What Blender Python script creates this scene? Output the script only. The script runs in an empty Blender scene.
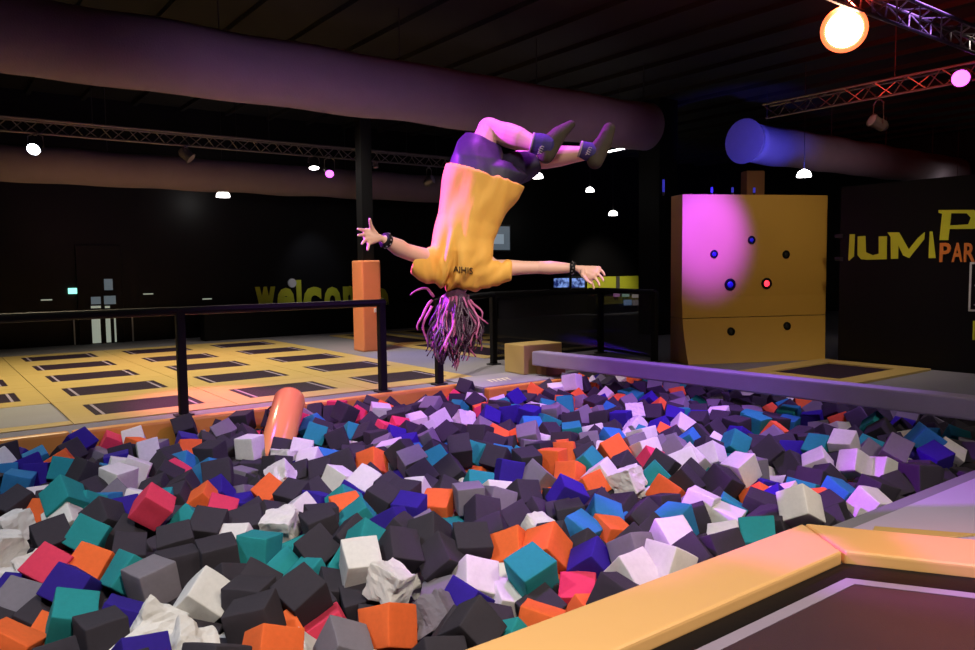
import bpy, bmesh, math, random
from mathutils import Vector, Matrix, Quaternion, noise
from mathutils.bvhtree import BVHTree
random.seed(11)
C = bpy.context.scene.collection
# ---------------------------------------------------------------- camera
FPX, PITCH, ROLL, YAW, EYE = 768.6, .0731, -.0123, .6397, 1.5
CY, SY = math.cos(YAW), math.sin(YAW)
def world(v):                       # camera-heading frame (right, forward, up) -> world
    return Vector((v[0]*CY+v[1]*SY, -v[0]*SY+v[1]*CY, v[2]))
def at(u, v, d):                    # a point d metres ahead, used to read body joints off the photo
    a = (u-487.5)/FPX; b = -(v-325)/FPX
    c, s = math.cos(ROLL), math.sin(ROLL); X = c*a-s*b; Y = s*a+c*b
    c, s = math.cos(PITCH), math.sin(PITCH); r = Vector((X, c+s*Y, -s+c*Y))
    return world(r*(d/r.y)) + Vector((0, 0, EYE))
FWD = world((0, 1, 0)); RIGHT = world((1, 0, 0)); UP = Vector((0, 0, 1))
cam = bpy.data.objects.new('camera', bpy.data.cameras.new('camera')); C.objects.link(cam)
cam.data.sensor_width = 36; cam.data.lens = FPX/975*36; cam.data.clip_end = 100; cam.data.clip_start = .05
f_ = world((0, math.cos(PITCH), -math.sin(PITCH)))
up_ = world((0, math.sin(PITCH), math.cos(PITCH))); rt_ = world((1, 0, 0))
c, s = math.cos(ROLL), math.sin(ROLL)
cr = rt_*c + up_*s; cu = -rt_*s + up_*c
R = Matrix((cr, cu, -f_)).transposed()
cam.matrix_world = Matrix.Translation((0, 0, EYE)) @ R.to_4x4()
bpy.context.scene.camera = cam
# ---------------------------------------------------------------- materials
def mat(name, col, rough=.6, bump=0, bscale=40, var=0, vscale=6, metal=0, spec=.5, emit=None, es=1, coat=0, sheen=0):
    m = bpy.data.materials.new(name); m.use_nodes = True; nt = m.node_tree; n = nt.nodes; l = nt.links
    b = n['Principled BSDF']; b.inputs['Base Color'].default_value = (*col, 1); b.inputs['Roughness'].default_value = rough
    b.inputs['Metallic'].default_value = metal; b.inputs['Specular IOR Level'].default_value = spec
    b.inputs['Coat Weight'].default_value = coat; b.inputs['Sheen Weight'].default_value = sheen
    tc = n.new('ShaderNodeTexCoord')
    if var:
        nz = n.new('ShaderNodeTexNoise'); nz.inputs['Scale'].default_value = vscale; nz.inputs['Detail'].default_value = 4
        mx = n.new('ShaderNodeMix'); mx.data_type = 'RGBA'
        mx.inputs[6].default_value = (*[max(0, x*(1-var)) for x in col], 1); mx.inputs[7].default_value = (*[min(1, x*(1+var)) for x in col], 1)
        l.new(tc.outputs['Object'], nz.inputs['Vector']); l.new(nz.outputs['Fac'], mx.inputs[0]); l.new(mx.outputs[2], b.inputs['Base Color'])
    if bump:
        nb = n.new('ShaderNodeTexNoise'); nb.inputs['Scale'].default_value = bscale; nb.inputs['Detail'].default_value = 5
        bp = n.new('ShaderNodeBump'); bp.inputs['Strength'].default_value = bump; bp.inputs['Distance'].default_value = .01
        l.new(tc.outputs['Object'], nb.inputs['Vector']); l.new(nb.outputs['Fac'], bp.inputs['Height']); l.new(bp.outputs['Normal'], b.inputs['Normal'])
    if emit:
        b.inputs['Emission Color'].default_value = (*emit, 1); b.inputs['Emission Strength'].default_value = es
    return m
def net_mat(name, k):
    m = bpy.data.materials.new(name); m.use_nodes = True; nt = m.node_tree; n = nt.nodes; l = nt.links
    b = n['Principled BSDF']; b.inputs['Base Color'].default_value = (.012, .012, .016, 1); b.inputs['Roughness'].default_value = .8
    t = n.new('ShaderNodeBsdfTransparent'); mx = n.new('ShaderNodeMixShader'); mx.inputs[0].default_value = k
    l.new(t.outputs[0], mx.inputs[1]); l.new(b.outputs[0], mx.inputs[2]); l.new(mx.outputs[0], n['Material Output'].inputs[0]); return m
M = dict(
 yellow=mat('yellow_vinyl', (.56, .40, .14), .42, .12, 9, .10, 1.5),
 apricot=mat('lit_yellow_vinyl', (.95, .54, .20), .38, .15, 7, .06, 2),  # the court vinyl again, with its brighter white light put into the colour
 orange=mat('orange_edge_vinyl', (.72, .30, .05), .42, .1, 9, .06),
 pink_pad=mat('salmon_vinyl', (.80, .30, .13), .5, .1, 9, .05),
 dart=mat('ochre_vinyl', (.58, .34, .065), .45, .12, 6, .08, 1),
 grey=mat('grey_mat', (.30, .29, .31), .8, .25, 60, .12, 2),
 lilac=mat('lilac_grey_mat', (.46, .40, .56), .55, .12, 20, .05, 2),
 beam=mat('grey_suede', (.36, .32, .44), .7, .2, 50, .08),
 bed=mat('trampoline_mesh', (.024, .013, .028), .7, .3, 160, .2, 3, spec=.15),
 tape=mat('grey_tape', (.34, .28, .36), .7, .1, 40, .1),
 black=mat('black_padding', (.004, .004, .005), .6, .1, 20, spec=.2),
 blackwall=mat('black_paint', (.005, .0045, .005), .4, .05, 5, .3, 1, spec=.25),
 ceil=mat('dark_ceiling', (.007, .0055, .0055), .9, .3, 3, .4, 2),
 floor=mat('grey_carpet', (.21, .20, .235), .9, .3, 120, .12, 1),
 pitm=mat('pit_lining', (.012, .011, .014), .9, .1, 10),
 wood=mat('plywood', (.18, .075, .03), .7, .1, 10, .2, 4),
 duct=mat('fabric_duct', (.26, .20, .24), .9, .5, 60, .10, 4),
 steel=mat('aluminium', (.22, .20, .20), .35, 0, 1, .1, 10, metal=.6),
 dkmetal=mat('dark_metal', (.05, .05, .055), .4, 0, 1, 0, 1, metal=.7),
 skin=mat('skin', (.74, .43, .33), .5, .05, 60, .06, 9, sheen=.1),
 shirt=mat('yellow_cotton', (.82, .43, .075), .75, .12, 200, .05, 8),
 shorts=mat('navy_polyester', (.016, .010, .035), .55, .1, 100, .1, 10),
 hair=mat('dark_hair', (.055, .02, .05), .4, .3, 90, .3, 30),
 strand=mat('magenta_lit_hair', (.42, .09, .24), .4, .3, 90, .35, 30),  # lighter copy of the hair, magenta light put into its colour
 cuff=mat('navy_sock', (.035, .025, .14), .8, .3, 150),
 foot=mat('brown_sock', (.045, .032, .018), .8, .3, 150, .2, 20),
 logo=mat('grey_print', (.35, .30, .30), .6),
 ink=mat('black_ink', (.03, .015, .008), .6),
 cream=mat('cream_paint', (.72, .70, .42), .6),
 signy=mat('yellow_sign_paint', (.64, .64, .035), .5, 0, 1, .05),
 signo=mat('orange_sign_paint', (.75, .22, .04), .5),
 white=mat('white_paint', (.7, .7, .7), .5),
 blue=mat('blue_plastic', (.03, .03, .35), .4),
 lampw=mat('lamp_white', (.9, .9, .9), .3, emit=(1, .97, .93), es=14),
 lampc=mat('lamp_cool', (.9, .9, .9), .3, emit=(.85, .9, 1), es=22),
 lampm=mat('lamp_magenta', (.6, .1, .8), .3, emit=(.75, .10, 1), es=4),
 lampr=mat('lamp_red', (1, .5, .4), .3, emit=(1, .55, .35), es=40),
 glarer=mat('red_glare_ring', (1, .3, .15), .3, emit=(1, .16, .05), es=2.2),
 lampb=mat('lamp_blue', (.1, .1, 1), .3, emit=(.03, .035, .6), es=.45),
 lampg=mat('lamp_green', (.3, 1, .8), .3, emit=(.3, 1, .75), es=1.6),
 redled=mat('lamp_red_small', (1, .05, .05), .3, emit=(1, .03, .06), es=2.5),
 pane=mat('lit_door_glass', (.5, .55, .5), .3, emit=(.55, .62, .50), es=.42),
 blind=mat('dim_door_panel', (.2, .25, .25), .3, emit=(.22, .30, .36), es=.3),
 screen=mat('pale_screen', (.2, .2, .25), .3, emit=(.35, .45, .55), es=.22),
 tv=mat('blue_screen', (.1, .15, .3), .2, var=0, emit=(.12, .22, .8), es=.9),
 net=net_mat('black_net', .62),
)
def tvmat():
    m = bpy.data.materials.new('tv_picture'); m.use_nodes = True; nt = m.node_tree; n = nt.nodes; l = nt.links
    b = n['Principled BSDF']; tc = n.new('ShaderNodeTexCoord'); nz = n.new('ShaderNodeTexNoise'); nz.inputs['Scale'].default_value = 7
    cr = n.new('ShaderNodeValToRGB'); cr.color_ramp.elements[0].position = .4; cr.color_ramp.elements[0].color = (.01, .02, .12, 1)
    cr.color_ramp.elements[1].position = .62; cr.color_ramp.elements[1].color = (.25, .4, .9, 1)
    l.new(tc.outputs['Object'], nz.inputs['Vector']); l.new(nz.outputs['Fac'], cr.inputs[0]); l.new(cr.outputs[0], b.inputs['Emission Color'])
    b.inputs['Emission Strength'].default_value = .9; b.inputs['Base Color'].default_value = (.01, .01, .02, 1); return m
M['tvp'] = tvmat()
# ---------------------------------------------------------------- helpers
def obj(name, bm, m, parent=None, smooth=False, loc=None):
    me = bpy.data.meshes.new(name)
    if isinstance(bm, bmesh.types.BMesh):
        bmesh.ops.recalc_face_normals(bm, faces=bm.faces); bm.to_mesh(me); bm.free()
    else: me = bm
    if smooth:
        for p in me.polygons: p.use_smooth = True
    o = bpy.data.objects.new(name, me); C.objects.link(o)
    if m is not None: me.materials.append(m)
    if parent:
        o.parent = parent; o.matrix_parent_inverse = Matrix.Translation(-parent.location)
    return o
def tag(o, label, cat, group=None, kind=None):
    o['label'] = label; o['category'] = cat
    if group: o['group'] = group
    if kind: o['kind'] = kind
    return o
def thing(name, label, cat, loc, group=None):
    o = bpy.data.objects.new(name, None); C.objects.link(o); o.location = loc; o.empty_display_size = .1
    return tag(o, label, cat, group)
def struct(name, bm, m, parent=None):
    o = obj(name, bm, m, parent)
    if not parent: o['kind'] = 'structure'
    return o
def add_box(bm, x0, x1, y0, y1, z0, z1, bev=0, seg=2, M4=None):
    r = bmesh.ops.create_cube(bm, size=1)
    for v in r['verts']:
        v.co = Vector((x0+(v.co.x+.5)*(x1-x0), y0+(v.co.y+.5)*(y1-y0), z0+(v.co.z+.5)*(z1-z0)))
    vs = r['verts']
    if bev:
        es = list({e for v in vs for e in v.link_edges})
        rr = bmesh.ops.bevel(bm, geom=es, offset=bev, segments=seg, affect='EDGES', profile=.6)
        vs = list({v for f in rr['faces'] for v in f.verts} | {v for v in vs if v.is_valid})
    if M4 is not None:
        for v in vs: v.co = M4 @ v.co
    return vs
def box(x0, x1, y0, y1, z0, z1, bev=0, M4=None):
    bm = bmesh.new(); add_box(bm, x0, x1, y0, y1, z0, z1, bev, 2, M4); return bm
def prism(pts, z0, z1, bev=0):
    bm = bmesh.new(); vs = [bm.verts.new((x, y, z0)) for x, y in pts]; f = bm.faces.new(vs)
    r = bmesh.ops.extrude_face_region(bm, geom=[f]); 
    for v in r['geom']:
        if isinstance(v, bmesh.types.BMVert): v.co.z = z1
    bmesh.ops.recalc_face_normals(bm, faces=bm.faces)
    if bev: bmesh.ops.bevel(bm, geom=bm.edges[:], offset=bev, segments=3, affect='EDGES', profile=.6)
    return bm
def add_tube(bm, a, b, r0, r1=None, n=12, caps=True):
    a = Vector(a); b = Vector(b); r1 = r0 if r1 is None else r1
    q = (b-a).to_track_quat('Z', 'Y'); rings = []
    for p, r in ((a, r0), (b, r1)):
        rings.append([bm.verts.new(p + q @ Vector((r*math.cos(t*2*math.pi/n), r*math.sin(t*2*math.pi/n), 0))) for t in range(n)])
    for i in range(n):
        bm.faces.new((rings[0][i], rings[0][(i+1) % n], rings[1][(i+1) % n], rings[1][i]))
    if caps: bm.faces.new(rings[0][::-1]); bm.faces.new(rings[1])
def tube(a, b, r0, r1=None, n=12):
    bm = bmesh.new(); add_tube(bm, a, b, r0, r1, n); return bm
def add_path(bm, pts, rad, n=8, ell=None):      # swept tube along points
    pts = [Vector(p) for p in pts]; rings = []
    for i, p in enumerate(pts):
        t = (pts[min(i+1, len(pts)-1)]-pts[max(i-1, 0)]).normalized(); q = t.to_track_quat('Z', 'Y')
        r = rad[i] if isinstance(rad, (list, tuple)) else rad
        rings.append([bm.verts.new(p + q @ Vector((r*math.cos(k*2*math.pi/n), r*math.sin(k*2*math.pi/n), 0))) for k in range(n)])
    for A, B in zip(rings, rings[1:]):
        for k in range(n): bm.faces.new((A[k], A[(k+1) % n], B[(k+1) % n], B[k]))
    bm.faces.new(rings[0][::-1]); bm.faces.new(rings[-1])
def add_lathe(bm, prof, M4, n=20):               # profile (r, z) about local z
    rings = []
    for r, z in prof:
        rings.append([bm.verts.new(M4 @ Vector((r*math.cos(k*2*math.pi/n), r*math.sin(k*2*math.pi/n), z))) for k in range(n)])
    for A, B in zip(rings, rings[1:]):
        for k in range(n): bm.faces.new((A[k], A[(k+1) % n], B[(k+1) % n], B[k]))
    bm.faces.new(rings[0][::-1]); bm.faces.new(rings[-1])
def orient(p, d):
    return Matrix.Translation(p) @ Vector(d).to_track_quat('Z', 'Y').to_matrix().to_4x4()
def add_capsule(bm, a, b, ra, rb, n=14):
    a = Vector(a); b = Vector(b); L = (b-a).length; q = orient(a, b-a) if L > 1e-5 else Matrix.Translation(a)
    prof = [(ra*math.cos(t), ra*math.sin(t)) for t in [-1.5, -1.1, -.7, -.35, 0]] + [(rb*math.cos(t), L+rb*math.sin(t)) for t in [0, .35, .7, 1.1, 1.5]]
    add_lathe(bm, prof, q, n)
def remesh(bm, vox, smooth=4):
    me = bpy.data.meshes.new('t'); bmesh.ops.recalc_face_normals(bm, faces=bm.faces); bm.to_mesh(me); bm.free()
    o = bpy.data.objects.new('t', me); C.objects.link(o)
    m = o.modifiers.new('r', 'REMESH'); m.mode = 'VOXEL'; m.voxel_size = vox; m.adaptivity = 0
    if smooth:
        m = o.modifiers.new('s', 'SMOOTH'); m.factor = .5; m.iterations = smooth
    dg = bpy.context.evaluated_depsgraph_get(); dg.update()
    out = bpy.data.meshes.new_from_object(o.evaluated_get(dg)); bpy.data.objects.remove(o); return out
def text_mesh(body, size, extr=.01, off=0, shear=0):
    cu = bpy.data.curves.new('t', 'FONT'); cu.body = body; cu.size = size; cu.extrude = extr; cu.offset = off; cu.shear = shear
    cu.align_x = 'CENTER'; cu.align_y = 'CENTER'; cu.resolution_u = 3
    o = bpy.data.objects.new('t', cu); C.objects.link(o)
    dg = bpy.context.evaluated_depsgraph_get(); dg.update()
    me = bpy.data.meshes.new_from_object(o.evaluated_get(dg)); bpy.data.objects.remove(o)
    me.materials.clear(); return me
def fit(me, w, h):                                # scale letter outline to w x h, centred
    xs = [v.co.x for v in me.vertices]; ys = [v.co.y for v in me.vertices]
    cx, cy = (min(xs)+max(xs))/2, (min(ys)+max(ys))/2; sx = w/(max(xs)-min(xs)); sy = h/(max(ys)-min(ys))
    for v in me.vertices: v.co = Vector(((v.co.x-cx)*sx, (v.co.y-cy)*sy, v.co.z))
    return me
# ---------------------------------------------------------------- the room
PX0, PX1, PY0, PY1 = -1.5, 8.55, 2.34, 8.1
bm = bmesh.new()
for a in [(-4, 24, 8.1, 18.4), (8.55, 24, -3, 8.1), (-4, -1.5, -3, 8.1), (-1.5, 8.55, -3, 2.34)]:
    add_box(bm, a[0], a[1], a[2], a[3], -.12, -.03 if a[3] == 2.34 else 0)
add_box(bm, 5.65, 6.95, 7.70, 8.1, -.12, 0)
add_box(bm, -1.6, 8.65, 2.24, 8.2, -1.15, -1.05)
struct('floor', bm, M['floor'])
bm = bmesh.new()
for a in [(-1.6, -1.5, 2.34, 8.1), (8.55, 8.65, 2.34, 8.1), (-1.6, 8.65, 2.24, 2.34), (-1.6, 8.65, 8.1, 8.2)]:
    add_box(bm, a[0], a[1], a[2], a[3], -1.05, -.12)
add_box(bm, 5.65, 6.95, 7.70, 8.1, -1.05, -.12)
struct('wall_pit', bm, M['pitm'])
struct('wall_back', box(-4, 24, 18.2, 18.4, 0, 5.2), M['blackwall'])
struct('wall_right', box(23.8, 24, -3, 18.2, 0, 5.2), M['blackwall'])
struct('wall_left', box(-4.2, -4, -3, 18.4, 0, 5.2), M['blackwall'])
struct('wall_front', box(-4, 24, -3.2, -3, 0, 5.2), M['blackwall'])
bm = bmesh.new(); add_box(bm, -4.2, 24, -3.2, 18.4, 5.2, 5.3)
for k in range(28): add_box(bm, -4+k, -3.92+k, -3, 18.2, 5.12, 5.2)
struct('ceiling', bm, M['ceil'])
# ---------------------------------------------------------------- trampoline court
def trampoline(cx0, cy0, pw, pl, bw, bl, label, group, name='trampoline', z=.012, tape=True, solid=None):
    t = thing(name, label, 'trampoline', (cx0+pw/2, cy0+pl/2, 0), group)
    mx, my = (pw-bw)/2, (pl-bl)/2; g = .004
    x0, x1, y0, y1 = cx0+g, cx0+pw-g, cy0+g, cy0+pl-g
    if solid:
        obj('mat', box(cx0+.004, cx0+pw-.02, cy0+.22, cy0+pl-.02, .0, .012, .004), M['grey'], t)
        obj('pad', box(x0, x1, y0, cy0+.215, 0, z, .004), M['yellow'], t)
        return t
    obj('pad', box(x0, x1, y0, cy0+my, 0, z, .004), M['yellow'], t)
    obj('pad', box(x0, x1, cy0+pl-my, y1, 0, z, .004), M['yellow'], t)
    obj('pad', box(x0, cx0+mx, cy0+my+.001, cy0+pl-my-.001, 0, z, .004), M['yellow'], t)
    obj('pad', box(cx0+pw-mx, x1, cy0+my+.001, cy0+pl-my-.001, 0, z, .004), M['yellow'], t)
    obj('bed', box(cx0+mx, cx0+pw-mx, cy0+my, cy0+pl-my, .001, .008), M['bed'], t)
    if tape:
        for xx in (cx0+mx+.07, cx0+pw-mx-.10): obj('edge_tape', box(xx, xx+.03, cy0+my+.02, cy0+pl-my-.02, .008, .010), M['tape'], t)
    return t
ordn = ['nearest the pit', 'second from the pit', 'third from the pit', 'fourth from the pit', 'farthest from the pit']
cols = ['leftmost column', 'second column from left', 'third column from left', 'rightmost column']
for ci in range(-1, 3):
    for ri in range(5):
        lb = 'small dark trampoline in yellow pads, %s, %s' % (cols[ci+1], ordn[ri])
        if ci == -1 and ri == 0:
            t = trampoline(1.2-1.657, 8.52, 1.657, 1.571, 1.135, .816, 'flat grey mat with yellow border at front left corner of trampoline court', None, 'floor_mat', solid=True)
            t['category'] = 'mat'; continue
        trampoline(1.2+1.657*ci, 8.52+1.571*ri, 1.657, 1.571, 1.135, .816, lb, 'court trampolines')
# long track behind the pillar
for k in range(2):
    trampoline(7.6+.0, 10.3+k*3.05, 1.3, 3.0, .8, 2.5, 'long dark trampoline lane in yellow pads right of pillar, %s one' % ['near', 'far'][k], 'long lane trampolines', tape=False)
for k in range(2):
    trampoline(9.2, 10.3+k*3.05, 1.3, 3.0, .8, 2.5, 'long dark trampoline lane behind black net fence, %s one' % ['near', 'far'][k], 'long lane trampolines', tape=False)
trampoline(9.15, 4.86, 2.2, 1.65, 1.5, 1.0, 'dark trampoline with yellow pads below the dart target wall', None, tape=False, z=.03)
# ---------------------------------------------------------------- pit edge pads
for i, (a, b, w) in enumerate([(-1.5, 1.1, 'at the far left end'), (1.1, 3.3, 'behind the leaning roll'), (3.3, 5.62, 'right of the leaning roll')]):
    tag(obj('edge_pad', box(a+.01, b-.01, 7.985, 8.098, -.42, .035, .03), M['orange']), 'long orange vinyl edge pad along back of foam pit, '+w, 'pad', 'orange pads on back edge of pit')
tag(obj('edge_pad', box(5.66, 6.94, 7.59, 7.698, -.3, .012, .02), M['orange']), 'short orange edge pad in front of grey platform with marking', 'pad')
t = tag(obj('floor_mat', box(5.66, 6.95, 7.71, 8.6, .0, .018, .005), M['grey']), 'grey platform mat with pale yellow marking beside yellow box', 'mat')
bm = bmesh.new()
for k in range(5):
    x = 6.0+k*.075
    v = [bm.verts.new(p) for p in ((x, 7.98, .0195), (x+.03, 7.98, .0195), (x+.09, 8.16, .0195), (x+.05, 8.16, .0195))]; bm.faces.new(v)
add_box(bm, 6.05, 6.42, 8.165, 8.185, .0185, .0195)
obj('marking', bm, M['cream'], t)
# near trampoline with its apricot pads
z1, z0 = .05, -.028
tag(obj('edge_pad', prism([(-1.5, 2.345), (3.94, 2.345), (3.70, 1.985), (-1.5, 1.985)], z0, z1, .018), M['apricot']), 'long apricot vinyl edge pad along near edge of pit, left of corner', 'pad')
tag(obj('edge_pad', prism([(3.95, 2.34), (5.25, .35), (4.86, .17), (3.715, 1.975)], z0, z1, .018), M['apricot']), 'apricot vinyl edge pad running right from corner beside lilac mat', 'pad')
t = thing('trampoline', 'large dark trampoline bed with pale tape line in bottom right foreground', 'trampoline', (2, 1, 0))
obj('bed', prism([(-1.4, 1.98), (3.70, 1.98), (4.84, .2), (4.84, -1.2), (-1.4, -1.2)], -.028, -.012), mat('near_trampoline_mesh', (.055, .026, .036), .5, .3, 160, .2, 3), t)
bm = bmesh.new()
L0 = [(-1.4, 1.87), (3.53, 1.87), (4.63, .16)]; L1 = [(-1.4, 1.81), (3.495, 1.81), (4.575, .13)]
vs = [bm.verts.new((x, y, -.009)) for x, y in L0+L1[::-1]]
bm.faces.new((vs[0], vs[1], vs[4], vs[5])); bm.faces.new((vs[1], vs[2], vs[3], vs[4]))
r = bmesh.ops.extrude_face_region(bm, geom=bm.faces[:])
for v in r['geom']:
    if isinstance(v, bmesh.types.BMVert): v.co.z = -.011
obj('edge_tape', bm, M['tape'], t)
bm = bmesh.new(); L0 = [(-1.4, 1.979), (3.699, 1.979), (4.84, .2)]; L1 = [(-1.4, 1.872), (3.532, 1.872), (4.632, .16)]
vs = [bm.verts.new((x, y, -.0105)) for x, y in L0+L1[::-1]]
bm.faces.new((vs[0], vs[1], vs[4], vs[5])); bm.faces.new((vs[1], vs[2], vs[3], vs[4]))
obj('spring_cover', bm, M['black'], t)
tag(obj('floor_mat', prism([(4.08, 2.2), (8.5, 2.2), (8.5, -.5), (5.6, -.5)], -.029, .004, .004), M['lilac']), 'lilac grey mat beside the pit behind apricot edge pad', 'mat')
tag(obj('pad_flap', prism([(4.18, 2.075), (4.30, 2.12), (4.62, 1.70), (4.40, 1.80)], .005, .016, .003), M['yellow']), 'thin yellow vinyl flap on lilac mat behind apricot pad', 'flap')
# ---------------------------------------------------------------- beam, box, roll
tag(obj('balance_beam', box(-.1, .1, -4.25, 4.12, .16, .355, .02, Matrix.Translation((7.155, 4, 0)) @ Matrix.Rotation(.066, 4, 'Z')), M['beam']), 'long grey violet padded balance beam crossing above the foam cubes', 'beam')
t = thing('beam_support', 'yellow padded block holding far end of grey balance beam', 'block', (7.1, 8.45, 0))
obj('block', box(6.74, 7.45, 8.22, 8.66, .02, .43, .015), M['yellow'], t)
obj('bracket', box(6.96, 7.32, 8.0, 8.218, .0, .15, .01), M['wood'], t)
t = thing('beam_support', 'near yellow block under the grey balance beam, out at right', 'block', (7.4, -.5, 0))
obj('block', box(7.1, 7.7, -.8, -.3, .0, .36, .015), M['yellow'], t)
A = Vector((3.07, 7.57, .20)); B = Vector((2.50, 6.72, -.37)); ax = (A-B).normalized()
t = thing('foam_roll', 'orange vinyl foam roll leaning out of cubes at back edge', 'roll', tuple(B))
bm = bmesh.new(); Lr = (A-B).length; r = .158
add_lathe(bm, [(r-.03, 0), (r, .03), (r, Lr-.06), (r-.012, Lr-.025), (r-.04, Lr-.004), (.02, Lr)], orient(B, ax), 40)
obj('cover', bm, mat('orange_vinyl', (.80, .36, .10), .22, .05, 6, .04, 2), t, True)
side = (-RIGHT).lerp(-FWD, .35).normalized(); side = (side-ax*side.dot(ax)).normalized()
for h in (.72, .47):
    p = B+ax*h*Lr*1.05+side*(r+.002)
    bm = bmesh.new(); add_path(bm, [p-ax*.07+side*.0, p+side*.02-ax*.02, p+side*.022+ax*.03, p+ax*.085], [.009]*4, 8)
    obj('strap', bm, M['black'], t, True)
# ---------------------------------------------------------------- rail with posts
def rail(segs_, label, nets, posts, loc):
    t = thing('barrier', label, 'barrier', loc)
    for x, y in posts:
        bm = bmesh.new(); add_box(bm, x-.045, x+.045, y-.045, y+.045, .001, 1.12, .015); o = obj('post', bm, M['black'], t)
        obj('foot_plate', box(x-.09, x+.09, y-.07, y+.07, .019 if 5.6 < x < 6.9 and y < 8.6 else .0, .02 if not(5.6 < x < 6.9 and y < 8.6) else .03), M['dkmetal'], o)
    for (a, b) in segs_:
        a = Vector(a); b = Vector(b); d = (b-a).normalized()
        bm = bmesh.new(); add_tube(bm, a, b, .045, n=12); obj('top_rail', bm, M['black'], t)
    for (a, b) in nets:
        a = Vector(a); b = Vector(b); bm = bmesh.new(); n = Vector((-(b-a).y, (b-a).x, 0)).normalized()*.003
        vs = [bm.verts.new(p) for p in (a-n, b-n, b-n+UP*1.0, a-n+UP*1.0, a+n, b+n, b+n+UP*1.0, a+n+UP*1.0)]
        for q in ((0, 1, 2, 3), (5, 4, 7, 6), (0, 4, 5, 1), (3, 2, 6, 7), (0, 3, 7, 4), (1, 5, 6, 2)): bm.faces.new([vs[k] for k in q])
        obj('net', bm, M['net'], t)
        bm = bmesh.new(); add_tube(bm, a+UP*.03, b+UP*.03, .02, n=8); obj('bottom_rail', bm, M['black'], t)
    return t
ZR = 1.1
rail([((-1.9, 8.32, ZR), (4.62, 8.32, ZR))], 'black padded railing on back edge of pit left of jumping person', [], [(-.1, 8.32), (2.2, 8.32), (4.57, 8.32)], (2.2, 8.32, 0))
rail([((5.42, 8.35, ZR), (7.22, 9.55, ZR)), ((7.22, 9.55, ZR), (9.62, 9.6, ZR)), ((9.62, 9.6, ZR), (9.3, 8.1, ZR))],
     'black railing with dark net between yellow box and dart wall', [((7.27, 9.55, .06), (9.57, 9.6, .06)), ((9.6, 9.55, .06), (9.3, 8.15, .06))], [(5.42, 8.35), (7.22, 9.55), (9.62, 9.6), (9.3, 8.1)], (7.22, 9.55, 0))
# ---------------------------------------------------------------- pillars
t = thing('pillar', 'black square pillar with tall orange pad around its lower half', 'pillar', (6.75, 12.85, 0))
obj('pad', box(6.56, 6.94, 12.62, 13.04, 0, 1.68, .03), M['pink_pad'], t)
obj('post', box(6.64, 6.86, 12.72, 12.94, 1.68, 5.12), M['black'], t)
t = thing('switch_box', 'small pale box on the edge of orange padded pillar', 'box', (6.9, 12.6, .75))
obj('casing', box(6.78, 6.90, 12.585, 12.62, .72, .80, .01), M['white'], t)
tag(obj('pillar', box(13.0, 13.6, 11.2, 11.8, 0, 5.12, .02), M['black']), 'plain black square pillar behind the dart target wall', 'pillar')
# ---------------------------------------------------------------- dart wall
PA = Vector((9.49, 7.72, 0)); PB = Vector((11.74, 6.66, 0)); du = (PB-PA).normalized(); dn = Vector((du.y, -du.x, 0))
if dn.dot(FWD) > 0: dn = -dn
Wd = (PB-PA).length
t = thing('dart_wall', 'big yellow padded climbing slope wall with round dark targets', 'wall', tuple(PA))
def curve_off(z): return .24*max(0, 1-z/1.05)**2
def dpanel(z0, z1, n):
    bm = bmesh.new(); prev = None
    for k in range(n+1):
        z = z0+(z1-z0)*k/n; o = dn*curve_off(z); b = -dn*.40; tp_ = -du*.16*max(0, 1-z/1.05)**2
        row = [bm.verts.new(PA+o+UP*z), bm.verts.new(PB+tp_+o+UP*z), bm.verts.new(PB+tp_+b+UP*z), bm.verts.new(PA+b+UP*z)]
        if prev:
            for i in range(4): bm.faces.new((prev[i], prev[(i+1) % 4], row[(i+1) % 4], row[i]))
        else: bm.faces.new(row[::-1])
        prev = row
    bm.faces.new(prev); return bm
obj('lower_panel', dpanel(.002, .69, 10), M['dart'], t)
obj('upper_panel', dpanel(.70, 2.6, 6), M['dart'], t)
def on_dart(u, v):
    d = at(u, v, 1)-Vector((0, 0, EYE)); o = Vector((0, 0, EYE))
    for dd in (0,):
        k = (PA-o).dot(dn)/d.dot(dn); p = o+d*k
        for _ in range(6):
            k = (PA+dn*curve_off(p.z)-o).dot(dn)/d.dot(dn); p = o+d*k
    return p
for (u, v, rr, kind) in [(751.5, 240, .065, 'b'), (714, 254, .065, 'b'), (786, 254.5, .065, 'd'), (730, 284.5, .095, 'b'), (766.5, 283.5, .09, 'r'), (731, 331.5, .065, 'd'), (787, 326, .065, 'd')]:
    p = on_dart(u, v); n = dn.copy(); n = (dn+UP*(.5*max(0, 1-p.z))*.9).normalized() if p.z < .9 else dn
    bm = bmesh.new(); add_lathe(bm, [(rr, 0), (rr, .03), (rr*.9, .04), (rr*.6, .042), (rr*.55, .02)], orient(p-n*.02, n), 24)
    o = obj('target', bm, M['black'], t)
    bm = bmesh.new(); add_lathe(bm, [(rr*.54, 0), (rr*.54, .025), (rr*.3, .035)], orient(p-n*.018, n), 20)
    q = obj('target_button', bm, M['redled'] if kind == 'r' else M['blue'] if kind == 'b' else M['dkmetal'], None)
    q.parent = o
    if kind == 'r': o['label'] = 'target with glowing red centre'
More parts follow.
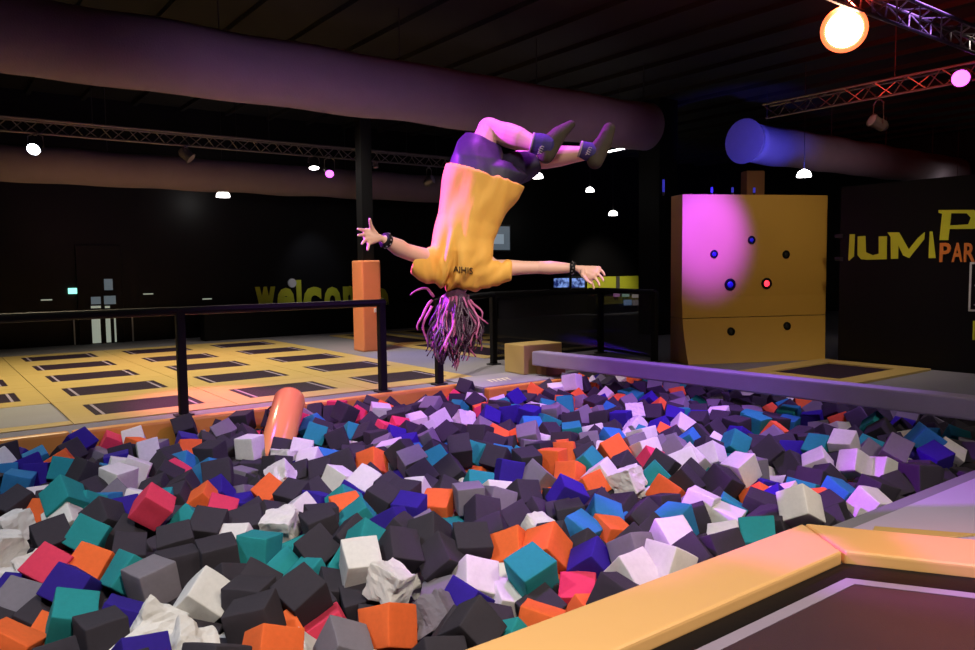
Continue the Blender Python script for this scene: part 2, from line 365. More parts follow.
# box and lights behind top of wall
p = at(753, 195, 12.6)
t = thing('speaker_box', 'small orange box above top edge of dart wall', 'box', (p.x, p.y, 2.6))
obj('casing', box(-.17, .15, -.1, .1, 0, .42, .02, Matrix.Translation((p.x, p.y, 2.602)) @ Matrix.Rotation(math.atan2(du.y, du.x), 4, 'Z')), M['wood'], t)
for (u, v, nm) in [(669, 183, 'at left end of dart wall'), (718, 187, 'above middle left of dart wall'), (739, 189, 'just left of orange box'), (761, 188, 'just right of orange box')]:
    p = on_dart(u, 195); base = Vector((p.x, p.y, 2.6))-dn*.2; hgt = .13 if u != 669 else .24
    t = thing('marker_light', 'tiny blue marker light on top edge of dart wall, '+nm, 'light', tuple(base), 'blue lights on the dart wall')
    obj('stem', tube(base, base+UP*.05, .02), M['dkmetal'], t); obj('bulb', tube(base+UP*.05, base+UP*hgt, .018), M['lampb'], t)
# ---------------------------------------------------------------- sign wall
tag(obj('partition', box(11.45, 11.6, -1.5, 6.28, 0, 2.68), M['blackwall']), 'black partition wall carrying the yellow jump lettering', 'partition')
RZ = Matrix(((0, 0, -1), (-1, 0, 0), (0, 1, 0))).to_4x4()      # letter plane facing -X: local x -> -Y, y -> Z
t = thing('jump_sign', 'yellow and orange jump park lettering on black partition', 'sign', (11.45, 5.2, 1.5))
def letter(ch, yl, yr, zb, zt, m, shear=0, off=.02, X=11.44, par=t):
    me = fit(text_mesh(ch, 1, .008, off, shear), abs(yl-yr), zt-zb)
    me.transform(Matrix.Translation((X, (yl+yr)/2, (zb+zt)/2)) @ RZ)
    o = obj('letter', me, m, par); return o
def poly_letter(polys, m, X=11.44, par=t):
    bm = bmesh.new()
    for pl in polys:
        f = bm.faces.new([bm.verts.new((X, y, z)) for y, z in pl])
        r = bmesh.ops.extrude_face_region(bm, geom=[f])
        for v in r['geom']:
            if isinstance(v, bmesh.types.BMVert): v.co.x += .012
    return obj('letter', bm, m, par)
def XP(u, v, X=11.44):
    d = at(u, v, 1)-Vector((0, 0, EYE)); k = X/d.x; return (d.y*k, EYE+d.z*k)
def zoompoly(pts): return [XP(820+a/3.613, 190+b/3.613) for a, b in pts]
poly_letter([zoompoly([(107, 160), (125, 160), (122, 240), (104, 256), (102, 250)])], M['signy'])
poly_letter([zoompoly([(136, 168), (163, 166), (165, 225), (190, 236), (168, 252), (148, 250), (135, 235)]), zoompoly([(190, 236), (212, 230), (212, 168), (241, 167), (240, 250), (168, 252)])], M['signy'])
poly_letter([zoompoly([(243, 153), (285, 153), (281, 248), (256, 249), (255, 170)]), zoompoly([(285, 153), (320, 215), (322, 246), (300, 236), (283, 200)]), zoompoly([(320, 215), (352, 175), (378, 152), (376, 178), (322, 246)])], M['signy'])
poly_letter([zoompoly([(396, 150), (406, 150), (417, 246), (392, 246)])], M['signy'])
poly_letter([zoompoly([(428, 72), (475, 72), (463, 181), (431, 181), (441, 86), (428, 82)]), zoompoly([(475, 72), (555, 72), (590, 90), (590, 120), (560, 140), (500, 141), (468, 141), (469, 128), (535, 124), (545, 100), (530, 84), (474, 84)])], M['signy'])
for i, ch in enumerate('PARK'):
    a = XP(940+i*12.2, 243+(i % 2)*0); b = XP(940+i*12.2+10.5, 262)
    letter(ch, a[0], b[0], b[1], a[1], M['signo'], 0, .02)
t = thing('notice', 'small black notice with white frame under orange park lettering', 'notice', (11.45, 4.3, 1.1))
(y0, zt), (y1, zb) = XP(970, 262), XP(992, 312)
obj('frame', box(11.432, 11.449, y1, y0, zb, zt, .002), M['white'], t)
obj('panel', box(11.426, 11.4315, y1+.03, y0-.03, zb+.03, zt-.03), M['black'], t)
bm = bmesh.new()
for k in range(4): add_box(bm, 11.4235, 11.4255, y1+.06, y0-.07-.02*(k % 2), zb+.08+k*.13, zb+.10+k*.13)
obj('print', bm, M['tape'], t)
(y0, zt), (y1, zb) = XP(973, 321), XP(990, 341)
tag(obj('sticker', box(11.438, 11.449, y1, y0, zb, zt), M['signy']), 'yellow square sticker low on black partition at right edge', 'sticker')
# grey clips left of the J
for v, nm in ((236, 'upper'), (259, 'lower')):
    (y0, z0_) = XP(835, v+2); (y1, z1_) = XP(843, v-2)
    tag(obj('wall_clip', box(11.43, 11.449, min(y0, y1), max(y0, y1), z0_, z1_), M['dkmetal']), '%s small dark metal clip on partition left of lettering' % nm, 'clip')
# ---------------------------------------------------------------- back wall things
def YP(u, v, Y=17.9):
    d = at(u, v, 1)-Vector((0, 0, EYE)); k = Y/d.y; return (d.x*k, EYE+d.z*k)
t = thing('welcome_sign', 'large yellow welcome lettering on the far dark wall', 'sign', (8, 18.1, .8))
mid = [(245, 258), (259, 275.5), (278, 294), (297, 302), (304, 322), (325, 341), (342, 364), (364, 384)]
for ch, (u0, u1), (vt, vb) in zip('welcome', [(255, 276), (277, 295), (296, 302), (303, 322), (324, 341), (343, 363), (372, 389)], [(287, 314), (288, 314), (280, 314), (287, 314), (287, 314), (286, 314), (288, 314)]):
    xa, zt = YP(u0, vt, 18.17); xb, zb = YP(u1, vb, 18.17)
    me = fit(text_mesh(ch, 1, .01, .045), xb-xa, zt-zb)
    me.transform(Matrix.Translation(((xa+xb)/2, 18.17, (zt+zb)/2)) @ Matrix.Rotation(math.pi/2, 4, 'X'))
    obj('letter', me, M['signy'], t)
xa, z_ = YP(292, 283, 18.17)
tag(obj('wall_clock', tube((xa, 18.19, z_), (xa, 18.15, z_), .11, n=24), M['white']), 'small pale round disc above welcome lettering', 'disc')
tag(obj('bench', box(5.0, 11.5, 17.0, 17.35, 0, .62, .02), M['black']), 'long low black bench wall in front of welcome sign', 'bench')
d_ = struct('door_1', box(2.74, 3.62, 18.1, 18.19, 0, 2.1, .01), M['blackwall'])
for (ua, ub, va, vb, m_) in [(91.5, 101.5, 316, 344.5, 'pane'), (105.5, 111.5, 316, 344.5, 'pane'), (114, 117, 316, 344.5, 'pane'), (91, 101, 297, 304, 'blind'), (104, 116, 296, 304, 'blind'), (91, 101, 306, 308, 'pane'), (105, 110, 306, 308, 'pane'), (104, 113, 279, 290, 'blind')]:  # last one is a dim poster, its paleness put in as glow
    xa, zt = YP(ua, va, 18.08); xb, zb = YP(ub, vb, 18.08)
    o = obj('door_panel', box(xa, xb, 18.085, 18.098, max(zb, .02), zt), M[m_], d_)
for u in (75.5, 134):
    xa, zb = YP(u, 344, 18.1); xb, zt = YP(u, 311, 18.1)
    tag(obj('door_strip', box(xa-.012, xa+.012, 18.14, 18.18, .01, zt), M['white']), 'thin pale vertical strip %s of the lit glass door' % ('left' if u < 100 else 'right'), 'strip')
xa, z_ = YP(73, 291, 18.1)
tag(obj('exit_light', box(xa-.08, xa+.08, 18.12, 18.19, z_-.06, z_+.06, .01), M['lampg']), 'small green exit light left of the far glass door', 'light')
for u, v, nm in [(47, 300, 'far left'), (149, 294, 'right of the glass door'), (208, 299, 'left of welcome sign')]:  # reflections put in as small glowing bars
    xa, z_ = YP(u, v, 18.1)
    tag(obj('glint_bar', box(xa-.1, xa+.1, 18.14, 18.19, z_-.012, z_+.012), M['pane']), 'tiny white glowing bar for a reflection on far wall, '+nm, 'light', 'reflection bars on the far wall')
def screen(u0, v0, u1, v1, m_, label, name='monitor', Y=18.1):
    xa, zt = YP(u0, v0, Y); xb, zb = YP(u1, v1, Y)
    t = thing(name, label, 'screen', ((xa+xb)/2, Y, zb))
    obj('casing', box(xa, xb, Y-.03, Y+.09, zb, zt, .01), M['dkmetal'], t); obj('display', box(xa+.05, xb-.05, Y-.034, Y-.0305, zb+.06, zt-.06), M[m_], t)
    return t
t = screen(490, 224, 510.5, 252, 'screen', 'large pale monitor on dark wall right of the yellow shirt')
xa, zt = YP(494, 234, 18.05); xb, zb = YP(504, 244, 18.05)
obj('picture', box(xa, xb, 18.055, 18.0655, zb, zt), mat('white_picture', (.5, .6, .7), .4, emit=(.6, .75, .9), es=.3), t)
screen(552, 276.5, 569.5, 289, 'tvp', 'left one of two small blue television screens below outstretched arm', 'television')
screen(570, 276.5, 585, 289, 'tvp', 'right one of two small blue television screens below outstretched arm', 'television')
xa, zt = YP(586.5, 277, 18.1); xb, zb = YP(643, 290, 18.1)
t = thing('bar_counter', 'yellow fronted bar counter lit up on the far wall', 'counter', ((xa+xb)/2, 17.9, 0))
obj('back_panel', box(xa, xb, 18.08, 18.18, zb+.01, zt), M['signy'], t)
obj('counter', box(xa, xb, 17.7, 18.07, 0, .62, .01), M['dkmetal'], t)
obj('counter_front', box(xa+.05, xb-.05, 17.68, 17.699, .3, .55), mat('dim_yellow', (.3, .27, .05), .5), t)
xm, _ = YP(619, 280, 18)
obj('panel_post', box(xm-.07, xm+.07, 18.03, 18.079, zb, zt), M['steel'], t)
for u, v, m_, w, nm in [(617, 294, 'lampm', .10, 'pink'), (626, 294, 'lampg', .12, 'green'), (638, 295, 'pane', .22, 'white'), (628, 302.5, 'tvp', .14, 'blue'), (638, 302.5, 'blind', .2, 'grey')]:
    x_, z_ = YP(u, v, 17.6)
    m2 = mat('display_'+nm, (.3, .3, .3), .4, emit={'pink': (.9, .3, .8), 'green': (.6, 1, .8), 'white': (.9, .75, .7), 'blue': (.3, .5, .9), 'grey': (.35, .28, .3)}[nm], es=.7)
    tag(obj('display_case', box(x_-w, x_+w, 17.56, 17.67, z_-.09, z_+.09, .01), m2), 'small glowing %s display case on front of bar counter' % nm, 'display', 'glowing cases at the bar')
# ---------------------------------------------------------------- ducts
def duct(x0, x1, y, z, r, label, endcap=True):
    bm = bmesh.new(); n = 32; prev = None; N = 60; rings = []
    for k in range(N+1):
        x = x0+(x1-x0)*k/N; rr = r*(1+.015*math.sin(x*3.1))
        e1 = x1-x
        if e1 < .12 and endcap: rr *= math.sqrt(max(.2, 1-(1-e1/.12)**2))
        ring = []
        for j in range(n):
            a = j*2*math.pi/n; w = 1+.012*noise.noise(Vector((x*1.5, math.cos(a)*2, math.sin(a)*2)))
            ring.append(bm.verts.new((x, y+rr*w*math.cos(a), z+rr*w*math.sin(a)-.02*math.sin((x-x0)*1.9)**2)))
        rings.append(ring)
    for a, b in zip(rings, rings[1:]):
        for j in range(n): bm.faces.new((a[j], a[(j+1) % n], b[(j+1) % n], b[j]))
    bm.faces.new(rings[0][::-1]); bm.faces.new(rings[-1])
    t = thing('air_duct', label, 'duct', ((x0+x1)/2, y, z))
    obj('sleeve', bm, M['duct'], t, True)
    for k in range(int((x1-x0)/2.5)+1):
        x = x0+.6+k*2.5
        if x < x1: obj('hanger', tube((x, y, z+r*.95), (x, y, 5.12), .008, n=6), M['dkmetal'], t)
    return t
duct(-2.5, 10.9, 9.5, 4.0, .41, 'long purple lit fabric air duct across the top left ceiling')
duct(-2.5, 12.5, 16.3, 3.50, .33, 'lower brown fabric air duct behind the lighting truss')
dd = duct(13.75, 23.5, 9.5, 4.0, .40, 'fabric air duct with blue lit end above dart wall')
bm = bmesh.new(); add_lathe(bm, [(.41, -.05), (.44, -.14), (.45, -.18)], orient((13.75, 9.5, 4.0), (1, 0, 0)), 28)
obj('collar', bm, M['duct'], dd)
# ---------------------------------------------------------------- trusses
def truss(a, b, label, s=.1):
    a = Vector(a); b = Vector(b); d = (b-a).normalized(); L = (b-a).length; side = Vector((-d.y, d.x, 0))
    t = thing('lighting_truss', label, 'truss', tuple((a+b)/2))
    cs = [side*s+UP*s, -side*s+UP*s, -UP*s]
    for o in cs: obj('chord', tube(a+o, b+o, .018, n=8), M['steel'], t)
    bm = bmesh.new(); n = int(L/.42)
    for k in range(n):
        for i in range(3):
            o0, o1 = cs[i], cs[(i+1) % 3]
            p = a+d*(L*k/n); q = a+d*(L*(k+.5)/n); r_ = a+d*(L*(k+1)/n)
            add_tube(bm, p+o0, q+o1, .009, n=5); add_tube(bm, q+o1, r_+o0, .009, n=5)
    obj('bracing', bm, M['steel'], t)
    for k in range(1, int(L/3)+1):
        p = a+d*(k*3-1); obj('hanger', tube(p+UP*s, Vector((p.x, p.y, 5.12)), .006, n=6), M['dkmetal'], t)
    return t
truss((-2.5, 14.2, 3.83), (10.2, 14.2, 3.83), 'long aluminium lighting truss across upper left of the hall')
truss((11, 7.3, 3.93), (11, -1.5, 3.93), 'aluminium lighting truss rising right above the dart wall')
truss((5.9, 3.6, 3.83), (10.89, 3.6, 3.83), 'aluminium lighting truss in top right corner near red lamp')
def fixture(p, aim, lampm, label, r=.1, L=.24, hang=3.72, name='stage_light'):
    p = Vector(p); aim = Vector(aim).normalized()
    t = thing(name, label, 'stage light', tuple(p), 'stage lights on the trusses')
    prof = [(r*.55, -L), (r*.9, -L*.8), (r*.95, -.02), (r*1.08, -.018), (r*1.08, 0), (r*.98, 0), (r*.96, -.012)]
    bm = bmesh.new(); add_lathe(bm, prof, orient(p, aim), 20); obj('housing', bm, M['steel'] if lampm is None else M['dkmetal'], t, False)
    bm = bmesh.new(); add_lathe(bm, [(r*.94, -.011), (r*.9, -.003), (r*.3, .004)], orient(p, aim), 20); obj('lens', bm, lampm or M['tape'], t)
    if lampm is M['lampr']:
        bm = bmesh.new(); Mo = orient(p, aim); rg_ = [[bm.verts.new(Mo @ Vector((a*math.cos(k*math.pi/20), a*math.sin(k*math.pi/20), z))) for k in range(40)] for a, z in ((r*.93, .004), (r*1.02, .014), (r*1.2, .006), (r*1.2, -.01))]
        for k in range(40):
            for i in range(4): bm.faces.new((rg_[i][k], rg_[i][(k+1) % 40], rg_[(i+1) % 4][(k+1) % 40], rg_[(i+1) % 4][k]))
        obj('glare_ring', bm, M['glarer'], t)  # glowing ring added around the lens for the lamp's red glare
    mid_ = p-aim*L*.45; sd = aim.cross(UP).normalized() if abs(aim.z) < .95 else Vector((1, 0, 0))
    top = Vector((mid_.x, mid_.y, hang))
    bm = bmesh.new()
    for s in (-1, 1): add_path(bm, [mid_+sd*s*r*1.05, mid_+sd*s*r*1.2, mid_+sd*s*r*1.1+UP*(top.z-mid_.z)*.8, top+sd*s*.02], .01, 6)
    add_tube(bm, top-UP*.03, top+UP*.02, .03, n=8)
    obj('yoke', bm, M['steel'], t)
    return t
toc = (Vector((0, 0, 1.5)))
def aimcam(p): return (toc-Vector(p)).normalized()
p = (1.62, 14.1, 3.46); fixture(p, (-.5, -.9, -.65), M['lampc'], 'stage light glowing white at left end of upper left truss')
p = (4.05, 14.15, 3.50); fixture(p, (.5, -.3, -.5), None, 'unlit pale stage light hanging left of centre on upper left truss')
p = (6.39, 14.2, 3.50); fixture(p, (-.1, -.3, -1), M['lampw'], 'white stage light beside the purple one on upper left truss')
p = (6.62, 14.0, 3.38); fixture(p, (-.35, -.7, -.5), M['lampm'], 'purple stage light beside the white one on upper left truss', r=.085)
p = (9.15, 14.2, 3.45); fixture(p, (.3, -.5, .25), None, 'unlit stage light on truss just left of the person')
p = (7.75, 14.2, 3.60); fixture(p, (0, -.3, -1), None, 'tiny unlit lamp on upper left truss left of person', r=.05, L=.1)
p = (6.81, 3.74, 3.60); fixture(p, aimcam(p), M['lampr'], 'blinding red orange stage light near top right', r=.165, L=.2, hang=3.73)
p = (10.98, 5.6, 3.53); fixture(p, (-.75, .35, .35), None, 'unlit pale stage light hanging from truss above jump lettering', r=.09, L=.26, hang=3.83)
p = (10.9, 4.42, 3.86); fixture(p, aimcam(p), M['lampm'], 'round purple stage light at the right edge on truss', r=.11, L=.18, hang=3.84)
p = (6.05, 3.62, 3.95);
def pendant(u, v, z, d, label, r=.15, tilt=(0, 0, 1)):
    p = at(u, v, d); t = thing('pendant_lamp', label, 'pendant lamp', tuple(p), 'white pendant lamps')
    bm = bmesh.new(); add_lathe(bm, [(r, 0), (r*.97, r*.35), (r*.75, r*.75), (r*.35, r*.98), (.03, r*1.05)], orient(p-UP*r*.4, tilt), 20); obj('shade', bm, M['lampw'], t, True)
    obj('cord', tube(p+Vector(tilt)*r*.6, Vector((p.x, p.y, 5.2)), .006, n=6), M['dkmetal'], t)
pendant(223, 194.5, 0, 16.8, 'white dome lamp under brown duct at left', .14)
pendant(537.5, 176, 0, 14.2, 'white lamp just below the crossed shins', .10)
pendant(590, 190, 0, 16.9, 'white dome lamp below the outer foot', .09)
pendant(613, 213.5, 0, 22, 'white dome lamp lowest, right of the person', .13)
pendant(804, 174, 0, 14.4, 'white lamp above the dart wall right of orange box', .13)
pendant(957, 190, 0, 20, 'small white lamp above the jump lettering', .09)
p = at(607, 152, 15); q = at(633, 146.5, 15)
t = thing('tube_lamp', 'thin white tube lamp behind the outer foot', 'lamp', tuple((p+q)/2)); obj('tube', tube(p, q, .015, n=8), M['lampw'], t)
obj('cord', tube((p+q)/2, Vector((((p+q)/2).x, ((p+q)/2).y, 5.12)), .005, n=6), M['dkmetal'], t)
p = at(306, 134, 9); tag(obj('ceiling_panel', box(3.9, 4.5, 12.2, 12.8, 5.05, 5.11, .005), M['duct']), 'dim rectangular ceiling panel above the left truss', 'panel')
# ---------------------------------------------------------------- the jumping person (upside down in mid air)
pt = thing('person', 'person somersaulting upside down above the cubes in yellow shirt and dark shorts, arms spread', 'person', tuple(at(480, 200, 4.5)))
J = {k: at(*v) for k, v in dict(
  pelvis=(486, 182, 4.50), spine=(476, 214, 4.50), chest=(464, 248, 4.50), neckb=(462, 276, 4.50), neck=(460, 286, 4.50), head=(453, 306, 4.50), crown=(450, 316, 4.50),
  shl=(438, 261, 4.46), ell=(405, 251, 4.28), wrl=(386, 240.5, 4.16), shr=(494, 268, 4.48), elr=(538, 267.5, 4.50), wrr=(573, 268, 4.46),
  hipl=(472, 176, 4.47), knl=(489, 129, 4.60), cfl=(511, 138, 4.52), anl=(538, 145, 4.46), hipr=(503, 178, 4.56), knr=(520, 160, 4.78), cfr=(548, 162, 4.66), anr=(588, 153, 4.56)).items()}
bm = bmesh.new()
def cap(a, b, ra, rb, n=16):
    a = J[a] if isinstance(a, str) else a; b = J[b] if isinstance(b, str) else b; add_capsule(bm, a, b, ra, rb, n)
cap('pelvis', 'spine', .125, .105); cap('spine', 'chest', .105, .125); cap('chest', 'neckb', .11, .06); cap('neckb', 'neck', .055, .05)
cap('shl', 'shr', .055, .048); cap('chest', 'shl', .09, .055); cap('chest', 'shr', .085, .045)
# arms: two segments each with a muscle swell
def limb(a, b, rs):
    a = J[a]; b = J[b]; n = len(rs)-1
    for i in range(n): add_capsule(bm, a.lerp(b, i/n), a.lerp(b, (i+1)/n), rs[i], rs[i+1], 16)
limb('shl', 'ell', [.060, .052, .047, .044]); limb('ell', 'wrl', [.044, .048, .040, .029])
limb('shr', 'elr', [.048, .048, .040, .037]); limb('elr', 'wrr', [.037, .040, .034, .026])
limb('hipl', 'knl', [.095, .088, .075, .066]); limb('knl', 'anl', [.068, .064, .072, .068, .052, .040])
limb('hipr', 'knr', [.09, .085, .07, .062]); limb('knr', 'anr', [.062, .064, .070, .064, .050, .040])
add_capsule(bm, J['knl']-RIGHT*.012+UP*.012, J['knl']+RIGHT*.02+UP*.005, .05, .05)
# head with face turned away from the camera
hd = (J['crown']-J['neck']).normalized(); fa = (FWD*.9+RIGHT*-.35); fa = (fa-hd*fa.dot(hd)).normalized(); sdv = hd.cross(fa)
hc = J['head']; Mh = Matrix((sdv, fa, hd)).transposed().to_4x4(); Mh.translation = hc
def ell(c, s_, n=20):
    r = bmesh.ops.create_icosphere(bm, subdivisions=3, radius=1)
    for v in r['verts']: v.co = Mh @ Vector((c[0]+v.co.x*s_[0], c[1]+v.co.y*s_[1], c[2]+v.co.z*s_[2]))
ell((0, -.01, .02), (.074, .090, .088)); ell((0, .028, -.045), (.052, .058, .062)); ell((0, .062, -.088), (.026, .024, .02))
ell((0, .092, -.018), (.012, .018, .028)); ell((0, .102, -.034), (.016, .014, .012)); ell((0, .083, -.062), (.024, .010, .006)); ell((0, .083, -.071), (.020, .010, .006))
for s in (-1, 1):
    ell((s*.076, -.002, -.015), (.012, .022, .032)); ell((s*.030, .078, .012), (.020, .012, .006))
# left hand: open palm towards the camera
def hand(w, knuckles, tips, thumb, pr, fr, dn_):
    for k in knuckles: add_capsule(bm, w, k, pr*1.15, pr, 12)
    for a, b in zip(knuckles, knuckles[1:]): add_capsule(bm, a, b, pr, pr, 12)
    for a, b in zip(knuckles, tips):
        L = (b-a).length; m1 = a.lerp(b, .40)+dn_*L*.10; m2 = a.lerp(b, .74)+dn_*L*.08
        add_capsule(bm, a, m1, fr*1.05, fr, 10); add_capsule(bm, m1, m2, fr, fr*.93, 10); add_capsule(bm, m2, b, fr*.93, fr*.8, 10)
    a, m_, b = thumb; add_capsule(bm, w.lerp(knuckles[0], .25), a, pr, pr*.9, 12); add_capsule(bm, a, m_, pr*.85, fr*1.1, 10); add_capsule(bm, m_, b, fr*1.1, fr*.9, 10)
k = [at(366.5, 230.5, 4.11), at(365, 234.5, 4.10), at(366.2, 239, 4.10), at(369.5, 242.5, 4.11)]
tp = [at(357.8, 229, 4.05), at(358.2, 235.3, 4.03), at(361.8, 244, 4.04), at(367.6, 250, 4.06)]
hand(at(381, 238, 4.14), k, tp, (at(373.5, 231, 4.12), at(370.8, 225, 4.10), at(369.8, 219, 4.08)), .0150, .0092, -FWD)
# right hand: fingers drooping down to the right
k = [at(598.5, 268.5, 4.42), at(596.5, 273, 4.40), at(593.2, 276.5, 4.40), at(588.8, 278.5, 4.41)]
tp = [at(604.6, 275, 4.40), at(603.5, 281, 4.37), at(599.5, 285.5, 4.37), at(594, 288.5, 4.39)]
hand(at(578, 268.5, 4.45), k, tp, (at(583, 275, 4.38), at(587, 280.5, 4.35), at(591, 283.5, 4.34)), .0165, .0088, RIGHT*.8+UP*.4)
me = remesh(bm, .0055, 3)
body = obj('body', me, M['skin'], pt, True)
# eyes on the far side of the head
for s in (-1, 1):
    b2 = bmesh.new(); bmesh.ops.create_icosphere(b2, subdivisions=2, radius=.0115)
    for v in b2.verts: v.co = Mh @ (v.co+Vector((s*.030, .073, .0)))
    obj('eye', b2, M['white'], pt, True)
# hair cap and strands
bm = bmesh.new()
r_ = bmesh.ops.create_icosphere(bm, subdivisions=4, radius=1)
for v in r_['verts']:
    q = v.co.copy(); n_ = noise.noise(q*5)*.06
    v.co = Mh @ Vector((q.x*.086*(1+n_), -.028+q.y*.100*(1+n_), .006+q.z*.118*(1+n_)))
bmesh.ops.delete(bm, geom=[f for f in bm.faces if (Mh.inverted() @ f.calc_center_median()).y > .052 and (Mh.inverted() @ f.calc_center_median()).z < .045], context='FACES')
hair = obj('hair', bm, M['hair'], pt, True)
rg = random.Random(4)
bm = bmesh.new()
def lock(a, b, r, sag, ph):
    a = Vector(a); b = Vector(b); pts = []; rr = []; N = 9
    for i in range(N+1):
        t_ = i/N; p = a.lerp(b, t_)+RIGHT*(math.sin(t_*6+ph)*.022*t_)+FWD*(math.cos(t_*4+ph)*.008)+sag*math.sin(t_*math.pi)
        pts.append(p); rr.append(r*(1-.55*t_**2)*(1+.12*math.sin(t_*22+ph)))
    add_path(bm, pts, rr, 7)
dark = bmesh.new(); bright = bmesh.new()
for i in range(230):
    bm = bright if i % 3 == 0 else dark
    th = rg.uniform(0, 2*math.pi); ph = rg.uniform(.1, 2.6)
    root = Mh @ Vector((.086*math.cos(th)*math.sin(ph), -.028+.102*math.sin(th)*math.sin(ph), .006+.118*math.cos(ph)))
    q = root-hc; lat = q.dot(RIGHT)
    L = (rg.uniform(.10, .22) if lat > .03 else rg.uniform(.14, .27)) + max(0, ph-1.2)*.10
    end = root + Vector((0, 0, -1))*L*rg.uniform(.8, 1) + RIGHT*(lat*rg.uniform(-.1, .6)+rg.uniform(-.06, .05)) + FWD*(q.dot(FWD)*.5+rg.uniform(-.04, .04))
    lock(root, end, rg.uniform(.0055, .0095), RIGHT*lat*.2, rg.uniform(0, 6))
bm = bright
for (a, b, sg) in [((434, 297), (414, 295), UP*.045), ((432, 300), (421, 330), RIGHT*-.03), ((470, 300), (483, 318), UP*.01), ((468, 305), (485, 324), UP*.015), ((466, 315), (479, 351), RIGHT*.02), ((460, 320), (474, 357), RIGHT*.01), ((462, 322), (466, 361), RIGHT*.01), ((448, 322), (455, 350), RIGHT*.02), ((432, 306), (424, 345), RIGHT*-.02), ((438, 312), (437, 362), RIGHT*-.01), ((440, 312), (441, 355), RIGHT*.0)]:
    lock(at(a[0], a[1], 4.45), at(b[0], b[1], 4.43), .0085, sg, rg.uniform(0, 6))
obj('strands', bright, M['strand'], hair, True); obj('strands', dark, M['hair'], hair, True)
# ---- garments
def loft(bm, secs, n=36, px=None):
    rings = []
    for (l, r, d, t) in secs:
        a = at(l[0], l[1], d); b = at(r[0], r[1], d); c_ = (a+b)/2; h = (b-a)/2
        rings.append([bm.verts.new(c_+h*math.copysign(abs(math.cos(k*2*math.pi/n))**.85, math.cos(k*2*math.pi/n))+FWD*t*math.sin(k*2*math.pi/n)) for k in range(n)])
    for A_, B_ in zip(rings, rings[1:]):
        for k in range(n): bm.faces.new((A_[k], A_[(k+1) % n], B_[(k+1) % n], B_[k]))
    bm.faces.new(rings[0][::-1]); bm.faces.new(rings[-1])
bm = bmesh.new()
loft(bm, [((446, 164), (524, 187), 4.5, .155), ((443, 178), (518, 199), 4.5, .150), ((441, 196), (508, 213), 4.5, .145), ((439, 214), (498, 226), 4.5, .14), ((434, 234), (492, 240), 4.49, .137), ((430, 250), (492, 252), 4.48, .135), ((430, 262), (493, 262), 4.48, .125), ((437, 274), (492, 275), 4.48, .10), ((447, 285), (484, 287), 4.49, .075), ((452, 289), (476, 291), 4.5, .06)])
# sleeves (left, right)
loft(bm, [((452, 238), (448, 286), 4.47, .10), ((437, 243), (433, 285), 4.45, .09), ((426, 249), (422, 282), 4.40, .080), ((418, 253), (411, 273), 4.36, .070)], 24)
loft(bm, [((478, 250), (476, 289), 4.48, .085), ((490, 258), (490, 288), 4.48, .072), ((500, 260.5), (499, 285), 4.48, .062), ((511, 261), (511, 280), 4.48, .055)], 24)
me = remesh(bm, .008, 5)
ctr = at(478, 220, 4.5)
ax_t = (at(462, 285, 4.5)-at(485, 178, 4.5)).normalized(); lat_t = ax_t.cross(FWD).normalized()
me.update()
nrm = [v.normal.copy() for v in me.vertices]
for v, nv in zip(me.vertices, nrm):
    q = v.co-ctr; s_ = q.dot(ax_t); x_ = q.dot(lat_t)
    w = noise.noise(Vector((x_*9+3, s_*2.2, q.dot(FWD)*4)))
    amp = max(0, noise.noise(Vector((x_*5+7, s_*4, 2)))*2.2+.25)
    side_ = max(0, 1-max(0, abs(x_)-.17)*10)
    fold = side_*math.sin((x_*1.0+w*.12+s_*(.25+.5*x_))*44)*.013*amp + noise.noise(Vector((x_*14, s_*5, 9)))*.016*side_
    pull = math.sin((s_*1.0+abs(x_)*1.3+w*.10)*50)*.004*max(0, min(1, (s_-.12)*6))
    hem = .004*math.sin(x_*30+1)*max(0, min(1, (-s_-.15)*8))
    v.co += nv*(fold+(pull+w*.012)*side_+hem+.004)
me.update()
shirt = obj('shirt', me, M['shirt'], pt, True)
smod = shirt.modifiers.new('soft', 'SMOOTH'); smod.factor = .4; smod.iterations = 2
# print on the shirt, wrapped onto the cloth
tm = fit(text_mesh('AIHIS', 1, 0, .01), .112, .036)
b2 = bmesh.new(); b2.from_mesh(tm); bmesh.ops.triangulate(b2, faces=b2.faces); bmesh.ops.subdivide_edges(b2, edges=b2.edges, cuts=2)
bv = BVHTree.FromPolygons([v.co.copy() for v in me.vertices], [tuple(p.vertices) for p in me.polygons])
pc = at(462, 270, 4.2)
for v in b2.verts:
    p = pc + RIGHT*v.co.x + UP*v.co.y - UP*.12*v.co.x
    h = bv.ray_cast(p-FWD*.3, FWD)
    v.co = (h[0] if h[0] is not None else p) - FWD*.005
r_ = bmesh.ops.extrude_face_region(b2, geom=b2.faces[:])
for e in r_['geom']:
    if isinstance(e, bmesh.types.BMVert): e.co -= FWD*.002
obj('print', b2, M['ink'], shirt)
